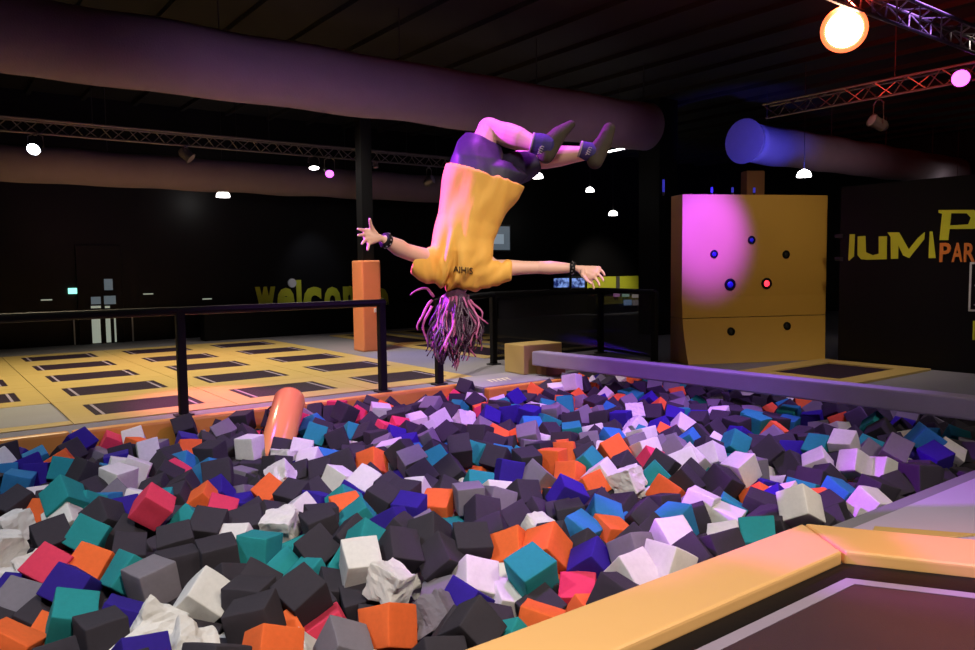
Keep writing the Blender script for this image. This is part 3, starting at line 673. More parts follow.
# shorts
bm = bmesh.new()
add_capsule(bm, at(478, 184, 4.5), at(492, 184, 4.52), .155, .14, 24)
def sl(a, b, ra, rb): add_capsule(bm, a, b, ra, rb, 24)
loft(bm, [((449, 186), (520, 196), 4.5, .135), ((449, 172), (522, 184), 4.5, .14), ((450, 160), (528, 176), 4.52, .14), ((453, 152), (520, 168), 4.54, .12)])
loft(bm, [((449, 172), (504, 178), 4.48, .13), ((451, 156), (503, 162), 4.50, .12), ((458, 141), (503, 152), 4.54, .105), ((465, 132), (501, 146), 4.57, .095)], 28)
loft(bm, [((495, 160), (505, 196), 4.56, .12), ((508, 152), (516, 190), 4.62, .11), ((523, 150), (530, 180), 4.68, .10), ((534, 151), (541, 172), 4.72, .088)], 28)
me = remesh(bm, .009, 5)
me.update(); nrm = [v.normal.copy() for v in me.vertices]
for v, nv in zip(me.vertices, nrm):
    q = v.co-ctr; v.co += nv*(noise.noise(q*9)*.010+math.sin(q.dot(RIGHT)*45+noise.noise(q*5)*4)*.003)
obj('shorts', me, M['shorts'], pt, True)
# socks with dark feet
def sock(ank, cuff_a, cuff_b, heel, ball, toe, rc, rh, rb_, rt__, logo_at):
    bm = bmesh.new()
    add_capsule(bm, heel, ball, rh, rb_, 16); add_capsule(bm, cuff_b, ball, rc*.8, rb_, 16); add_capsule(bm, ball, toe, rb_, rt__, 16); add_capsule(bm, cuff_b, heel, rc*.85, rh, 16)
    me = remesh(bm, .006, 4); o = obj('sock', me, M['foot'], pt, True)
    dc = (cuff_b-cuff_a).normalized(); Lc = (cuff_b-cuff_a).length; bm = bmesh.new(); add_lathe(bm, [(rc*.80, -.036), (rc*.86, -.036), (rc*.94, -.01), (rc*1.0, Lc*.5), (rc*.98, Lc), (rc*.86, Lc+.03), (rc*.5, Lc+.045)], orient(cuff_a, dc), 28); me = remesh(bm, .005, 2)
    o2 = obj('cuff', me, M['cuff'], o, True)
    d = (cuff_b-cuff_a).normalized(); bm = bmesh.new(); add_lathe(bm, [(rc*.86, -.006), (rc*.90, -.003), (rc*.90, .003), (rc*.86, .006)], orient(cuff_a-d*.036, d), 24); obj('cuff_band', bm, M['logo'], o, True)
    bm = bmesh.new()
    for i_ in range(4):
        p0 = logo_at+UP*(.018-.012*i_)-RIGHT*.005*i_; add_path(bm, [p0-RIGHT*.012-UP*.004, p0+UP*.004, p0+RIGHT*.012-UP*.002], .0028, 5)
    obj('logo', bm, M['logo'], o)
sock(None, at(538, 144, 4.45), at(546, 146, 4.45), at(546, 155, 4.45), at(559, 134, 4.48), at(571, 124.5, 4.50), .064, .050, .046, .026, at(542, 150, 4.372))
sock(None, at(586, 151, 4.56), at(593, 153, 4.56), at(595, 161, 4.55), at(604, 142, 4.55), at(609, 129, 4.55), .056, .048, .048, .038, at(590, 151, 4.488))
# wristbands
for (w, e, rr) in (('wrl', 'ell', .040), ('wrr', 'elr', .034)):
    d = (J[w]-J[e]).normalized(); bm = bmesh.new()
    add_lathe(bm, [(rr*.93, -.016), (rr, -.012), (rr*1.04, 0), (rr, .012), (rr*.93, .016)], orient(J[w], d), 24)
    o = obj('wristband', bm, M['black'], pt, True)
    bm = bmesh.new()
    for k_ in range(12):
        a_ = k_*math.pi/6; q = orient(J[w], d) @ Vector((rr*1.04*math.cos(a_), rr*1.04*math.sin(a_), .004*(-1)**k_))
        bmesh.ops.create_icosphere(bm, subdivisions=1, radius=.0055, matrix=Matrix.Translation(q))
    obj('bead', bm, M['steel'], o)

# each cube: position in mm, quaternion in hundredths, edge lengths in mm, colour index, mesh variant
CUBES = [
 (1452, 3504, -100, -7, -22, -19, 95, 196, 189, 195, 0, 1), (1642, 2986, -121, 79, -29, -4, -55, 177, 196, 185, 5, 4),
 (897, 4116, -86, -6, -61, -79, -5, 203, 190, 193, 1, 4), (1162, 3371, -93, -88, 10, 5, -46, 201, 197, 185, 0, 1),
 (1886, 3400, -112, 4, 60, 22, -77, 178, 193, 187, 2, 8), (2538, 3048, -105, 71, -3, -23, 66, 191, 202, 179, 3, 4),
 (589, 3698, -123, 2, -69, -7, -72, 200, 200, 179, 0, 3), (1806, 2562, -15, -24, 12, -93, 26, 180, 179, 177, 0, 5),
 (1043, 3744, -87, 87, 30, 30, -26, 188, 200, 184, 2, 4), (509, 3948, -105, -76, -21, 3, -61, 201, 190, 183, 3, 0),
 (1404, 2961, -139, 61, -54, -24, -52, 177, 181, 197, 1, 3), (1848, 3654, -76, -66, 43, 54, -28, 192, 189, 192, 2, 1),
 (4194, 2514, 45, -20, 16, 84, 48, 196, 188, 193, 2, 5), (1117, 5028, 44, 33, -13, -92, -19, 186, 181, 177, 7, 3),
 (2256, 3476, -103, -85, 44, -21, -20, 199, 187, 198, 0, 4), (2066, 3619, -55, -73, -33, 15, -58, 197, 185, 184, 0, 4),
 (2318, 3251, -165, 41, 61, -67, 10, 180, 192, 201, 2, 5), (1139, 3102, -126, 54, 21, 46, -67, 183, 197, 178, 5, 1),
 (1879, 2973, -126, 35, -17, 40, 83, 178, 180, 177, 1, 7), (2759, 3181, -72, -16, -91, -24, -30, 201, 193, 201, 5, 5),
 (851, 3309, -114, -2, -25, 21, -94, 196, 203, 188, 2, 10), (570, 4396, -120, -32, -28, -19, -88, 200, 196, 179, 4, 3),
 (5136, 2570, -143, -51, 35, -70, 36, 189, 196, 193, 2, 5), (702, 5503, 62, 7, -41, -28, 87, 181, 198, 192, 3, 0),
 (814, 3671, -133, -86, 26, 41, -13, 202, 191, 203, 2, 10), (1522, 4302, -116, -34, 7, 1, 94, 199, 197, 190, 3, 0),
 (2880, 2942, -117, -46, -1, 82, -35, 191, 199, 178, 4, 2), (2474, 3501, -79, 83, 13, -18, 52, 197, 201, 184, 0, 0),
 (1287, 4286, -90, 53, 54, 42, 50, 203, 180, 200, 0, 2), (1745, 4516, -70, 15, 59, -39, 70, 180, 195, 192, 2, 9),
 (242, 3908, -155, 26, 26, 4, 93, 199, 196, 184, 5, 4), (1793, 4099, -118, -92, 32, 24, 6, 200, 179, 200, 0, 5),
 (516, 4700, -111, -1, 45, 80, 39, 192, 184, 201, 7, 3), (709, 4619, -122, 31, 26, 30, 86, 202, 202, 193, 5, 5),
 (5789, 2540, -55, 56, -6, 1, -83, 202, 194, 201, 0, 3), (760, 5061, -79, 4, -44, 29, 85, 191, 180, 195, 3, 3),
 (576, 5134, -63, -74, 27, -57, 26, 179, 181, 190, 0, 5), (1229, 3621, -111, 26, -28, 64, -66, 191, 198, 194, 0, 4),
 (1095, 4348, -125, 3, 100, 3, 0, 202, 199, 185, 0, 3), (363, 4584, -220, -89, -22, 22, -34, 186, 203, 194, 1, 1),
 (2838, 2615, -78, 65, 29, -65, -24, 203, 200, 192, 2, 0), (1367, 4718, -72, 83, -45, 22, -25, 192, 201, 191, 0, 0),
 (4161, 3877, -77, 20, 63, 75, -8, 200, 188, 184, 2, 7), (5850, 3051, -75, 46, -1, 87, -16, 185, 178, 200, 2, 5),
 (320, 5106, -64, 70, -65, -8, 30, 202, 191, 200, 2, 9), (651, 3259, -90, -72, 29, 22, 59, 201, 183, 198, 4, 5),
 (1143, 4585, -76, 75, 21, 62, 5, 186, 182, 193, 0, 2), (4671, 3420, -94, 70, 29, -2, 65, 203, 195, 195, 0, 3),
 (2745, 2906, -246, -67, 62, 40, -10, 183, 191, 190, 7, 4), (3033, 2548, -37, -2, -51, 4, 86, 188, 195, 192, 2, 4),
 (841, 4346, -106, -60, 72, -21, -28, 187, 197, 192, 3, 2), (2660, 3364, -114, 75, -44, 0, -49, 192, 186, 195, 5, 4),
 (4924, 3438, -35, -10, -19, -65, 73, 193, 183, 188, 2, 4), (879, 5293, -59, -39, -12, -86, -31, 189, 187, 188, 0, 1),
 (1922, 4325, -75, 56, 50, 39, 53, 194, 201, 188, 0, 2), (3463, 3779, -46, -77, 55, -32, 1, 195, 202, 201, 4, 5),
 (3310, 2748, -31, -65, -12, 69, 28, 184, 198, 188, 2, 0), (3026, 2774, -39, 87, 48, 10, -3, 183, 183, 191, 1, 2),
 (2309, 3680, -47, -54, -8, -55, 63, 201, 198, 178, 0, 4), (2441, 4501, -58, 49, 83, 16, 18, 185, 195, 195, 0, 5),
 (2292, 6598, -40, 69, 67, 20, 21, 184, 191, 188, 2, 5), (2905, 3988, -105, 49, 30, 36, -73, 182, 187, 195, 0, 2),
 (6423, 2714, -54, 12, -15, -17, 97, 199, 193, 181, 4, 4), (1153, 6223, -45, 51, 5, -5, 85, 199, 184, 181, 2, 4),
 (1792, 3560, -261, -41, -65, -44, 46, 178, 187, 185, 0, 0), (6271, 2941, -11, 52, 71, 46, -9, 178, 200, 193, 1, 5),
 (931, 4844, -165, -64, -24, -73, -4, 185, 195, 185, 0, 5), (458, 5729, -11, -81, 4, -53, -23, 196, 177, 198, 0, 1),
 (2953, 4209, -57, 1, 18, 98, 0, 189, 182, 184, 1, 5), (2799, 4359, -134, -88, -19, 9, 42, 192, 188, 187, 5, 4),
 (418, 4395, -271, 43, -61, -10, -66, 200, 183, 184, 0, 2), (3888, 2590, -107, -42, 16, 20, -87, 191, 201, 199, 3, 2),
 (3139, 3311, -101, -13, 77, -59, -18, 196, 190, 194, 6, 0), (3606, 2978, -50, 11, 11, 67, -72, 183, 193, 184, 6, 0),
 (3470, 5059, 32, 84, -46, 9, -26, 179, 198, 198, 0, 3), (1603, 2518, -97, -1, -12, -37, -92, 194, 195, 188, 0, 5),
 (2529, 4294, -92, -31, 30, 70, -56, 180, 200, 200, 4, 3), (412, 5486, -64, 56, 59, -51, -28, 188, 178, 185, 2, 6),
 (2073, 5113, -99, 41, 30, 43, 75, 182, 185, 185, 0, 3), (1793, 5896, -54, -70, -24, 45, -51, 199, 203, 181, 0, 1),
 (702, 3890, -162, 53, -16, 12, -82, 178, 202, 198, 4, 0), (2091, 3033, -163, 32, 10, -94, -5, 186, 188, 197, 4, 2),
 (6090, 3269, 1, -75, -18, 17, 62, 187, 193, 203, 2, 3), (562, 6835, -118, 8, 59, -80, -11, 202, 192, 195, 6, 0),
 (3417, 3389, -90, 11, -30, -92, -23, 196, 180, 203, 6, 0), (3492, 2558, -71, -67, 26, 69, -9, 197, 181, 193, 0, 4),
 (3612, 4611, -88, 25, -2, -61, 75, 182, 202, 185, 4, 4), (5579, 3614, -40, 23, -48, -22, 82, 200, 188, 195, 0, 0),
 (3126, 5228, -40, 7, -16, -22, 96, 199, 179, 187, 1, 3), (3277, 4905, -82, -39, -83, 33, -20, 186, 200, 201, 0, 5),
 (3307, 3222, -135, -32, -56, -54, 54, 202, 177, 196, 5, 4), (5715, 4061, -73, 44, -80, -26, -32, 192, 183, 196, 3, 2),
 (996, 6632, -58, -26, -17, 95, 0, 179, 181, 191, 0, 4), (2638, 2522, -91, 4, 19, -77, 60, 187, 183, 186, 0, 2),
 (1958, 6608, -58, -89, -7, 5, 46, 195, 190, 198, 0, 4), (1594, 4688, -102, 55, -24, 60, -53, 192, 188, 202, 0, 1),
 (2654, 5134, -108, -40, -37, -30, -78, 203, 180, 196, 2, 2), (3573, 3185, -79, -23, 13, -87, -42, 196, 193, 197, 0, 0),
 (1971, 3835, -51, -20, -86, -26, -39, 182, 178, 185, 3, 0), (3370, 4130, -108, -89, -44, -9, 7, 194, 179, 179, 0, 0),
 (2420, 3123, -278, 2, 20, 56, 80, 183, 195, 194, 2, 0), (2508, 2919, -284, 53, 9, -83, -13, 199, 188, 190, 0, 1),
 (4427, 3569, -87, 62, -14, -66, 41, 193, 192, 189, 0, 3), (4412, 2941, -106, -64, 27, 54, 47, 187, 189, 196, 0, 2),
 (3704, 4873, -46, -92, 1, -32, -22, 199, 187, 185, 0, 4), (3789, 4456, -119, 18, 26, -78, 54, 183, 178, 200, 1, 2),
 (2932, 5547, -83, 29, -1, -84, -46, 192, 189, 190, 5, 1), (3244, 2548, -61, -62, 5, -42, 66, 196, 194, 186, 0, 5),
 (1325, 3829, -137, 40, -51, 5, 76, 194, 183, 197, 0, 0), (2063, 5507, -160, 38, -72, 58, -2, 192, 194, 193, 5, 2),
 (4099, 2977, -148, 59, 79, 13, 11, 192, 190, 181, 2, 1), (5370, 2644, -114, 78, 17, 3, 60, 183, 200, 192, 0, 3),
 (4033, 3124, -58, -19, 11, -13, 97, 197, 184, 185, 2, 4), (6623, 2868, 43, -86, -15, -30, 38, 198, 201, 187, 6, 3),
 (2207, 2597, -135, -28, 75, 19, 57, 178, 186, 185, 5, 5), (2201, 4363, -97, -11, -43, 13, -88, 180, 188, 203, 3, 4),
 (2512, 5291, -103, 53, 22, 3, 82, 197, 188, 187, 2, 0), (4687, 4526, -61, 32, -78, -27, 46, 185, 195, 198, 5, 4),
 (1564, 5537, -145, -41, -21, 74, -49, 189, 200, 202, 5, 4), (4035, 4367, -124, -15, 23, 14, 95, 181, 187, 195, 5, 2),
 (5607, 3450, -127, -65, -42, 13, -62, 187, 193, 180, 0, 3), (5256, 3951, -87, -48, 65, 56, 20, 184, 192, 183, 2, 5),
 (4044, 4579, -48, 12, -15, 67, -72, 182, 186, 181, 5, 1), (1606, 4157, -234, -80, 30, -49, 18, 195, 182, 188, 3, 2),
 (971, 5081, -141, -83, 45, -33, 3, 184, 194, 200, 0, 3), (5709, 3270, -90, 33, 34, -35, 80, 185, 182, 180, 2, 4),
 (3589, 7370, -9, -12, 23, -6, 96, 190, 196, 194, 0, 2), (4769, 2658, -125, 20, 27, 94, 2, 183, 183, 183, 0, 4),
 (400, 3729, -225, 75, -23, -29, -55, 201, 202, 192, 0, 2), (882, 3049, -93, 22, -54, 56, 59, 199, 197, 195, 0, 0),
 (5259, 3060, -118, 67, 15, 15, 71, 203, 178, 201, 0, 3), (3104, 3923, -186, -58, 21, 75, -22, 199, 184, 203, 0, 4),
 (5600, 2651, -134, -20, -65, 36, 64, 188, 184, 198, 0, 2), (4204, 3545, -115, -76, 6, -32, 56, 199, 197, 182, 5, 0),
 (1544, 3382, -274, 83, 2, 53, -19, 200, 184, 189, 7, 3), (4572, 3905, -47, -81, 52, -6, -25, 177, 191, 185, 0, 4),
 (1740, 3747, -248, -21, 60, 4, -77, 187, 189, 195, 0, 4), (3948, 4054, -129, 96, -23, -13, -2, 194, 187, 177, 5, 5),
 (2244, 5785, -142, -23, 31, 22, -90, 195, 202, 182, 2, 7), (5146, 2790, -129, 12, -6, -97, -19, 184, 197, 185, 6, 0),
 (882, 6956, -94, -19, -3, 50, -85, 191, 183, 194, 3, 5), (3255, 3512, -78, 74, 19, 60, -24, 188, 179, 178, 0, 5),
 (4464, 5383, -42, -36, 21, 17, -89, 189, 195, 180, 1, 2), (3831, 4650, -36, -59, 53, 49, -35, 183, 184, 184, 0, 3),
 (3148, 4138, -117, -1, 53, -18, -83, 199, 184, 189, 1, 2), (1596, 7232, -93, -60, -35, 44, -57, 199, 183, 177, 2, 2),
 (1011, 7525, -84, -26, 3, -43, 87, 196, 184, 197, 0, 4), (7027, 3427, -57, -52, 14, 81, -24, 199, 193, 198, 0, 5),
 (3167, 6690, -109, 23, -16, 14, 95, 194, 181, 186, 0, 2), (1268, 4066, -181, 11, 14, -94, 30, 177, 178, 190, 0, 5),
 (3076, 5000, -107, 43, -66, 61, 8, 181, 190, 192, 0, 3), (2086, 7873, -45, 18, -8, 40, 90, 195, 186, 179, 0, 0),
 (2722, 5654, -74, 6, 51, -83, 23, 192, 189, 199, 0, 4), (6006, 3444, -43, -26, -27, -65, 66, 181, 186, 187, 3, 0),
 (2848, 3790, -177, 31, -82, 10, 48, 199, 177, 182, 0, 5), (3008, 3542, -136, -43, -64, 55, -32, 193, 186, 184, 2, 8),
 (3169, 5462, -21, -77, -42, 48, 9, 192, 182, 198, 0, 2), (3844, 3021, -88, -66, 38, -64, -12, 177, 192, 188, 0, 5),
 (5995, 2911, -134, 63, -73, 27, 7, 182, 202, 197, 2, 4), (1603, 5258, -160, 18, 65, 54, -51, 182, 183, 193, 7, 4),
 (2330, 4159, -108, -72, -17, -50, 45, 194, 182, 179, 4, 2), (3028, 6897, -100, -31, -52, 80, 0, 197, 188, 193, 3, 1),
 (2549, 5666, -127, -35, -37, 79, -33, 180, 187, 202, 0, 2), (1119, 7682, -30, 30, -40, -82, -29, 182, 190, 194, 4, 1),
 (1990, 4040, -81, 52, -50, 15, -68, 181, 197, 196, 0, 2), (1313, 6425, -64, 67, -70, 25, 4, 193, 199, 201, 2, 4),
 (2626, 4531, -64, 67, -57, 31, -35, 202, 196, 187, 0, 2), (695, 5406, -67, 31, -19, 43, 83, 187, 198, 201, 2, 3),
 (2660, 7866, -57, 93, 5, -6, -36, 193, 202, 195, 0, 0), (3722, 2692, -125, 18, -31, 93, -6, 196, 184, 201, 2, 0),
 (699, 6988, -95, -9, -60, 79, -5, 181, 178, 183, 4, 4), (3777, 3564, -157, -14, -96, -9, -21, 187, 196, 194, 0, 5),
 (1453, 6060, -68, 48, 25, 84, -4, 198, 188, 182, 0, 5), (6565, 4423, -68, 43, 54, 44, 57, 200, 199, 177, 3, 1),
 (5071, 4150, -55, -49, -22, -82, -20, 179, 202, 202, 1, 2), (1401, 5612, -118, 30, -47, -43, -71, 181, 185, 203, 0, 4),
 (6723, 2741, -74, 65, -11, -46, -60, 197, 178, 190, 2, 2), (1722, 5694, -160, 92, 18, -28, -19, 187, 196, 195, 4, 1),
 (2217, 4570, -94, 57, -49, -54, 38, 177, 186, 189, 5, 2), (6595, 7089, 51, 57, -3, 13, 81, 202, 178, 202, 2, 3),
 (1680, 3954, -234, -65, 71, 27, 6, 181, 201, 184, 3, 5), (4894, 4347, -56, 33, -51, 41, -68, 193, 181, 186, 2, 0),
 (4076, 6157, -119, -50, -82, 20, -21, 201, 198, 191, 0, 4), (6367, 4501, -79, 49, 48, -55, 48, 192, 197, 200, 0, 2),
 (4394, 3811, -88, 1, 35, -84, 43, 192, 195, 185, 3, 2), (2369, 7536, -84, -69, -33, -7, 63, 184, 203, 185, 1, 5),
 (4271, 4408, -95, 92, -32, -14, 16, 187, 199, 200, 3, 1), (4171, 5748, -63, -27, 53, -50, -63, 189, 179, 193, 0, 3),
 (1548, 6452, -69, -12, -72, 61, 30, 190, 190, 186, 0, 1), (4561, 6550, -105, -20, -69, -62, 32, 194, 193, 191, 2, 7),
 (4798, 3866, -73, 45, 47, 4, -76, 202, 199, 197, 2, 3), (961, 6167, -121, 52, 70, -8, -48, 191, 188, 188, 0, 2),
 (4395, 4151, -89, 10, 26, -22, -93, 198, 180, 179, 0, 1), (1466, 4543, -140, 79, -45, 16, -38, 195, 187, 183, 2, 0),
 (3332, 4619, -154, 11, 77, 53, -34, 201, 190, 203, 3, 4), (2620, 6065, -123, -61, -63, -9, -48, 181, 186, 179, 2, 2),
 (1416, 7852, -119, -38, 52, -68, 35, 201, 183, 190, 7, 4), (1510, 5779, -89, 20, 48, -15, 84, 187, 183, 178, 0, 1),
 (7354, 3811, -27, -14, -51, -80, 28, 180, 181, 196, 1, 2), (4150, 4131, -106, -9, -55, -35, -75, 201, 199, 191, 2, 5),
 (2990, 3106, -138, -42, 2, 84, -34, 196, 198, 183, 0, 0), (5898, 4792, -72, -86, 31, -37, 15, 180, 193, 203, 2, 2),
 (1337, 5885, -102, -3, 95, -22, 20, 186, 192, 178, 0, 4), (6330, 5507, -106, 6, -43, 62, 65, 189, 184, 183, 0, 1),
 (7450, 2963, -96, 16, 65, -48, 57, 178, 181, 183, 3, 3), (3273, 5100, -54, -41, -74, -48, 24, 190, 199, 202, 3, 2),
 (6539, 2528, -224, 5, 74, -16, 65, 196, 196, 193, 0, 4), (3887, 3315, -95, -73, 6, 68, -8, 178, 181, 192, 0, 2),
 (4959, 6265, -28, 62, -38, -65, -24, 178, 191, 196, 4, 3), (5669, 5659, -84, -69, -12, 66, -26, 182, 199, 183, 0, 2),
 (2345, 6111, -128, 77, 62, 17, 0, 189, 180, 183, 0, 5), (1328, 4964, -118, -42, 63, -64, 13, 179, 191, 193, 3, 3),
 (2283, 5237, -168, -59, -27, 75, 14, 195, 200, 182, 0, 2), (3679, 5093, -56, -23, -27, 65, -67, 189, 184, 188, 3, 3),
 (4472, 7040, -12, -42, -73, 49, 22, 192, 190, 193, 1, 4), (7499, 4127, -26, -25, -90, 8, 36, 190, 188, 180, 0, 3),
 (7251, 4233, -90, 17, -7, 64, -74, 186, 178, 195, 4, 0), (4689, 6300, -63, 28, 12, -32, 90, 180, 201, 202, 4, 3),
 (5020, 6043, -30, 12, 17, -64, -74, 182, 196, 179, 4, 1), (2253, 3913, -89, 84, -44, -9, 31, 180, 191, 187, 0, 1),
 (3313, 3894, -191, -23, 54, 14, -79, 191, 179, 190, 0, 0), (6324, 3191, -110, 21, 79, -34, -47, 180, 188, 196, 1, 3),
 (3464, 6649, -111, -91, 13, 35, -20, 193, 177, 177, 0, 4), (5769, 5463, -79, 61, 37, 58, -40, 194, 180, 183, 4, 4),
 (1999, 4824, -132, 20, -23, 92, -24, 185, 191, 199, 2, 5), (478, 4938, -181, -37, -67, -63, 11, 199, 187, 201, 2, 7),
 (2064, 2770, -191, -9, 17, 94, 27, 177, 189, 196, 0, 0), (3429, 6395, -106, 67, -2, -6, -74, 187, 185, 187, 0, 5),
 (2448, 5876, -181, 25, -90, 26, -24, 187, 185, 195, 0, 3), (6091, 4574, -105, -67, -23, -59, -39, 199, 183, 203, 0, 5),
 (4726, 5193, -116, -21, 17, 10, 96, 182, 195, 200, 0, 5), (1719, 6590, -117, -40, -43, -2, 81, 177, 179, 190, 6, 4),
 (5492, 7872, 1, -48, 12, 46, -74, 178, 184, 196, 0, 2), (5548, 3126, -168, 37, 74, 55, 7, 191, 196, 191, 0, 4),
 (7195, 4455, -65, -99, -3, 14, -8, 184, 192, 189, 3, 2), (2178, 3341, -275, -83, 30, -44, -16, 192, 192, 177, 1, 1),
 (2532, 6505, -102, -53, 5, -80, 28, 196, 201, 189, 0, 0), (5308, 6041, -50, -29, -7, 4, 95, 178, 201, 187, 1, 4),
 (6151, 4787, -59, -1, -97, -16, -20, 184, 180, 192, 0, 2), (614, 5611, -54, -13, 55, -51, -65, 177, 195, 189, 5, 0),
 (409, 4069, -238, -31, 3, 84, -44, 177, 180, 179, 5, 1), (4103, 2630, -97, 57, 54, -54, -29, 193, 178, 190, 0, 0),
 (1090, 5964, -132, 84, 44, -26, 16, 197, 193, 196, 1, 0), (1328, 3420, -256, 64, 30, -1, -71, 189, 183, 194, 5, 5),
 (3974, 7309, -48, 63, 75, -9, -17, 202, 184, 196, 2, 1), (3774, 6055, -115, -49, 79, 32, -17, 178, 186, 196, 1, 3),
 (684, 7206, -75, -53, 61, -50, -31, 185, 190, 182, 4, 4), (4382, 4797, -87, 27, 27, 76, 52, 178, 199, 179, 5, 0),
 (5745, 5228, -128, -17, 70, 50, -48, 187, 199, 192, 2, 6), (5631, 7059, -62, 44, -89, -7, -13, 182, 184, 199, 4, 1),
 (4349, 6676, -96, -54, 31, 78, -7, 201, 179, 190, 2, 1), (6898, 2587, -85, 57, -67, -34, -32, 189, 180, 177, 0, 5),
 (1036, 5456, -92, 62, 38, 60, 34, 178, 198, 177, 4, 0), (5138, 4987, -131, 96, 23, 9, -10, 195, 195, 200, 6, 4),
 (2683, 6409, -109, -93, 23, -18, 21, 185, 192, 194, 2, 0), (1603, 7782, -95, 50, 85, -16, 6, 186, 184, 201, 2, 4),
 (6173, 5653, -94, 9, -33, -86, 38, 188, 198, 184, 2, 7), (539, 7686, -43, -55, 10, -5, -83, 191, 179, 202, 0, 2),
 (4996, 3948, -85, -84, 46, -19, -21, 177, 191, 196, 2, 4), (2947, 4483, -110, 2, 70, 54, -47, 198, 183, 181, 0, 3),
 (4139, 6822, -107, 46, 42, -64, 46, 184, 202, 201, 2, 0), (5838, 6394, -59, -37, -4, -22, -90, 192, 180, 199, 3, 2),
 (5167, 4631, -44, 72, -10, -12, -68, 201, 185, 193, 2, 0), (4904, 5603, -140, -61, -23, -72, -24, 198, 191, 198, 0, 4),
 (5350, 5772, -86, 95, -12, -5, -29, 200, 178, 197, 0, 0), (4121, 5469, -111, -41, 77, -48, 6, 190, 185, 183, 0, 1),
 (6227, 6294, -92, 74, -67, -6, -7, 193, 179, 203, 0, 1), (5508, 4389, -95, -45, 86, 23, -4, 201, 198, 188, 6, 2),
 (1977, 7368, -184, 51, -85, 11, 4, 184, 203, 202, 5, 1), (7176, 3551, -33, 59, -39, 10, 70, 181, 192, 195, 3, 0),
 (4752, 4148, -107, 23, -1, -86, 46, 189, 179, 203, 7, 3), (788, 7629, -134, 44, -51, -64, 36, 193, 195, 184, 6, 5),
 (5484, 2528, -265, -21, 53, -72, -39, 190, 189, 194, 0, 4), (5130, 5515, -129, -35, 23, -62, 67, 201, 181, 186, 3, 3),
 (5234, 7273, -93, 44, -19, -53, -70, 190, 178, 188, 0, 0), (1372, 7207, -99, 76, -19, 13, 61, 181, 195, 178, 0, 2),
 (6013, 3673, -141, -13, -50, -2, 86, 196, 202, 197, 4, 1), (468, 7330, -42, -74, -47, -36, 34, 198, 200, 193, 2, 4),
 (1269, 7681, -209, 21, -41, 71, -53, 194, 200, 182, 1, 4), (5173, 3516, -102, -63, -32, 56, -42, 187, 191, 195, 1, 3),
 (6669, 3992, -135, 43, -65, -49, 38, 187, 178, 179, 0, 0), (2481, 6263, -129, 24, 5, -74, -62, 188, 196, 200, 2, 9),
 (1286, 3209, -260, 13, 34, 81, -47, 202, 186, 188, 2, 0), (4578, 2522, -167, -85, -24, 34, 34, 183, 181, 194, 0, 0),
 (3403, 2968, -96, 44, -65, 61, 8, 198, 180, 200, 0, 1), (6022, 4988, -22, -2, -45, -85, -25, 181, 179, 179, 4, 0),
 (1812, 6135, -100, 37, -79, 23, -44, 187, 190, 192, 6, 0), (4617, 3671, -100, -8, 58, 70, 41, 187, 181, 196, 0, 0),
 (1884, 5623, -266, -7, 61, -79, -6, 180, 182, 187, 4, 0), (4949, 4545, -67, 32, -58, -58, -48, 200, 187, 196, 1, 3),
 (3170, 2903, -82, -45, 45, 77, -7, 202, 186, 192, 0, 0), (6762, 4324, -94, 52, -43, 52, 53, 196, 193, 178, 0, 5),
 (7480, 5845, -71, 27, -33, -40, -81, 202, 184, 191, 0, 0), (2004, 4500, -97, 59, 43, -52, 45, 200, 197, 196, 0, 4),
 (2297, 4745, -112, 0, -65, 62, 44, 180, 197, 178, 3, 4), (3250, 7422, -132, -25, -89, -12, 36, 194, 202, 193, 6, 3),
 (4931, 5066, -116, 36, 0, 22, 91, 183, 179, 184, 1, 2), (2116, 6313, -244, 8, 28, -95, -3, 186, 187, 200, 1, 1),
 (3480, 7851, -82, 86, 34, -22, -31, 177, 198, 181, 0, 2), (6381, 4712, -67, -81, 9, -55, -16, 189, 186, 192, 0, 0),
 (7263, 3362, -78, 21, -51, -77, -33, 192, 188, 187, 0, 2), (2118, 6820, -94, 37, -54, 3, -75, 188, 184, 178, 0, 3),
 (3577, 3612, -124, -9, -69, 60, -39, 201, 202, 180, 0, 5), (4575, 6852, -86, -47, 10, 25, -84, 201, 197, 196, 0, 3),
 (4285, 3087, -151, -25, 13, -22, 93, 187, 185, 189, 3, 4), (4483, 4628, -115, 65, -1, 58, -50, 203, 182, 180, 0, 2),
 (5774, 6040, -130, -55, 29, 78, -9, 185, 196, 183, 1, 2), (2219, 3612, -232, -35, 1, 88, 32, 195, 200, 194, 2, 8),
 (6861, 3862, -153, 14, 53, -26, -80, 198, 186, 199, 0, 1), (3615, 7696, -95, 68, -40, -61, -6, 202, 181, 201, 0, 2),
 (3397, 6841, -145, 21, -51, 72, 42, 195, 191, 190, 3, 3), (7053, 5219, -54, -30, -34, 15, 88, 186, 180, 194, 1, 0),
 (4296, 5005, -106, 51, 43, 58, 47, 179, 194, 201, 0, 1), (2017, 7582, -149, 73, 14, 7, 66, 196, 178, 185, 4, 4),
 (6377, 4085, -134, 43, 85, 11, -29, 183, 185, 190, 1, 0), (3859, 6513, -139, 61, -11, 42, 67, 196, 189, 197, 0, 5),
 (1899, 3959, -210, -52, 48, -6, 71, 187, 189, 185, 3, 5), (6346, 2606, -242, -75, -10, 25, -60, 188, 182, 188, 0, 3),
 (3639, 6421, -138, 59, -20, 51, 59, 196, 178, 192, 4, 0), (3323, 3681, -150, -23, -44, 62, 60, 183, 198, 177, 0, 4),
 (7801, 5288, -131, 60, 11, 78, -15, 195, 193, 199, 0, 1), (1137, 4974, -252, 19, -80, 52, 23, 184, 181, 198, 0, 0),
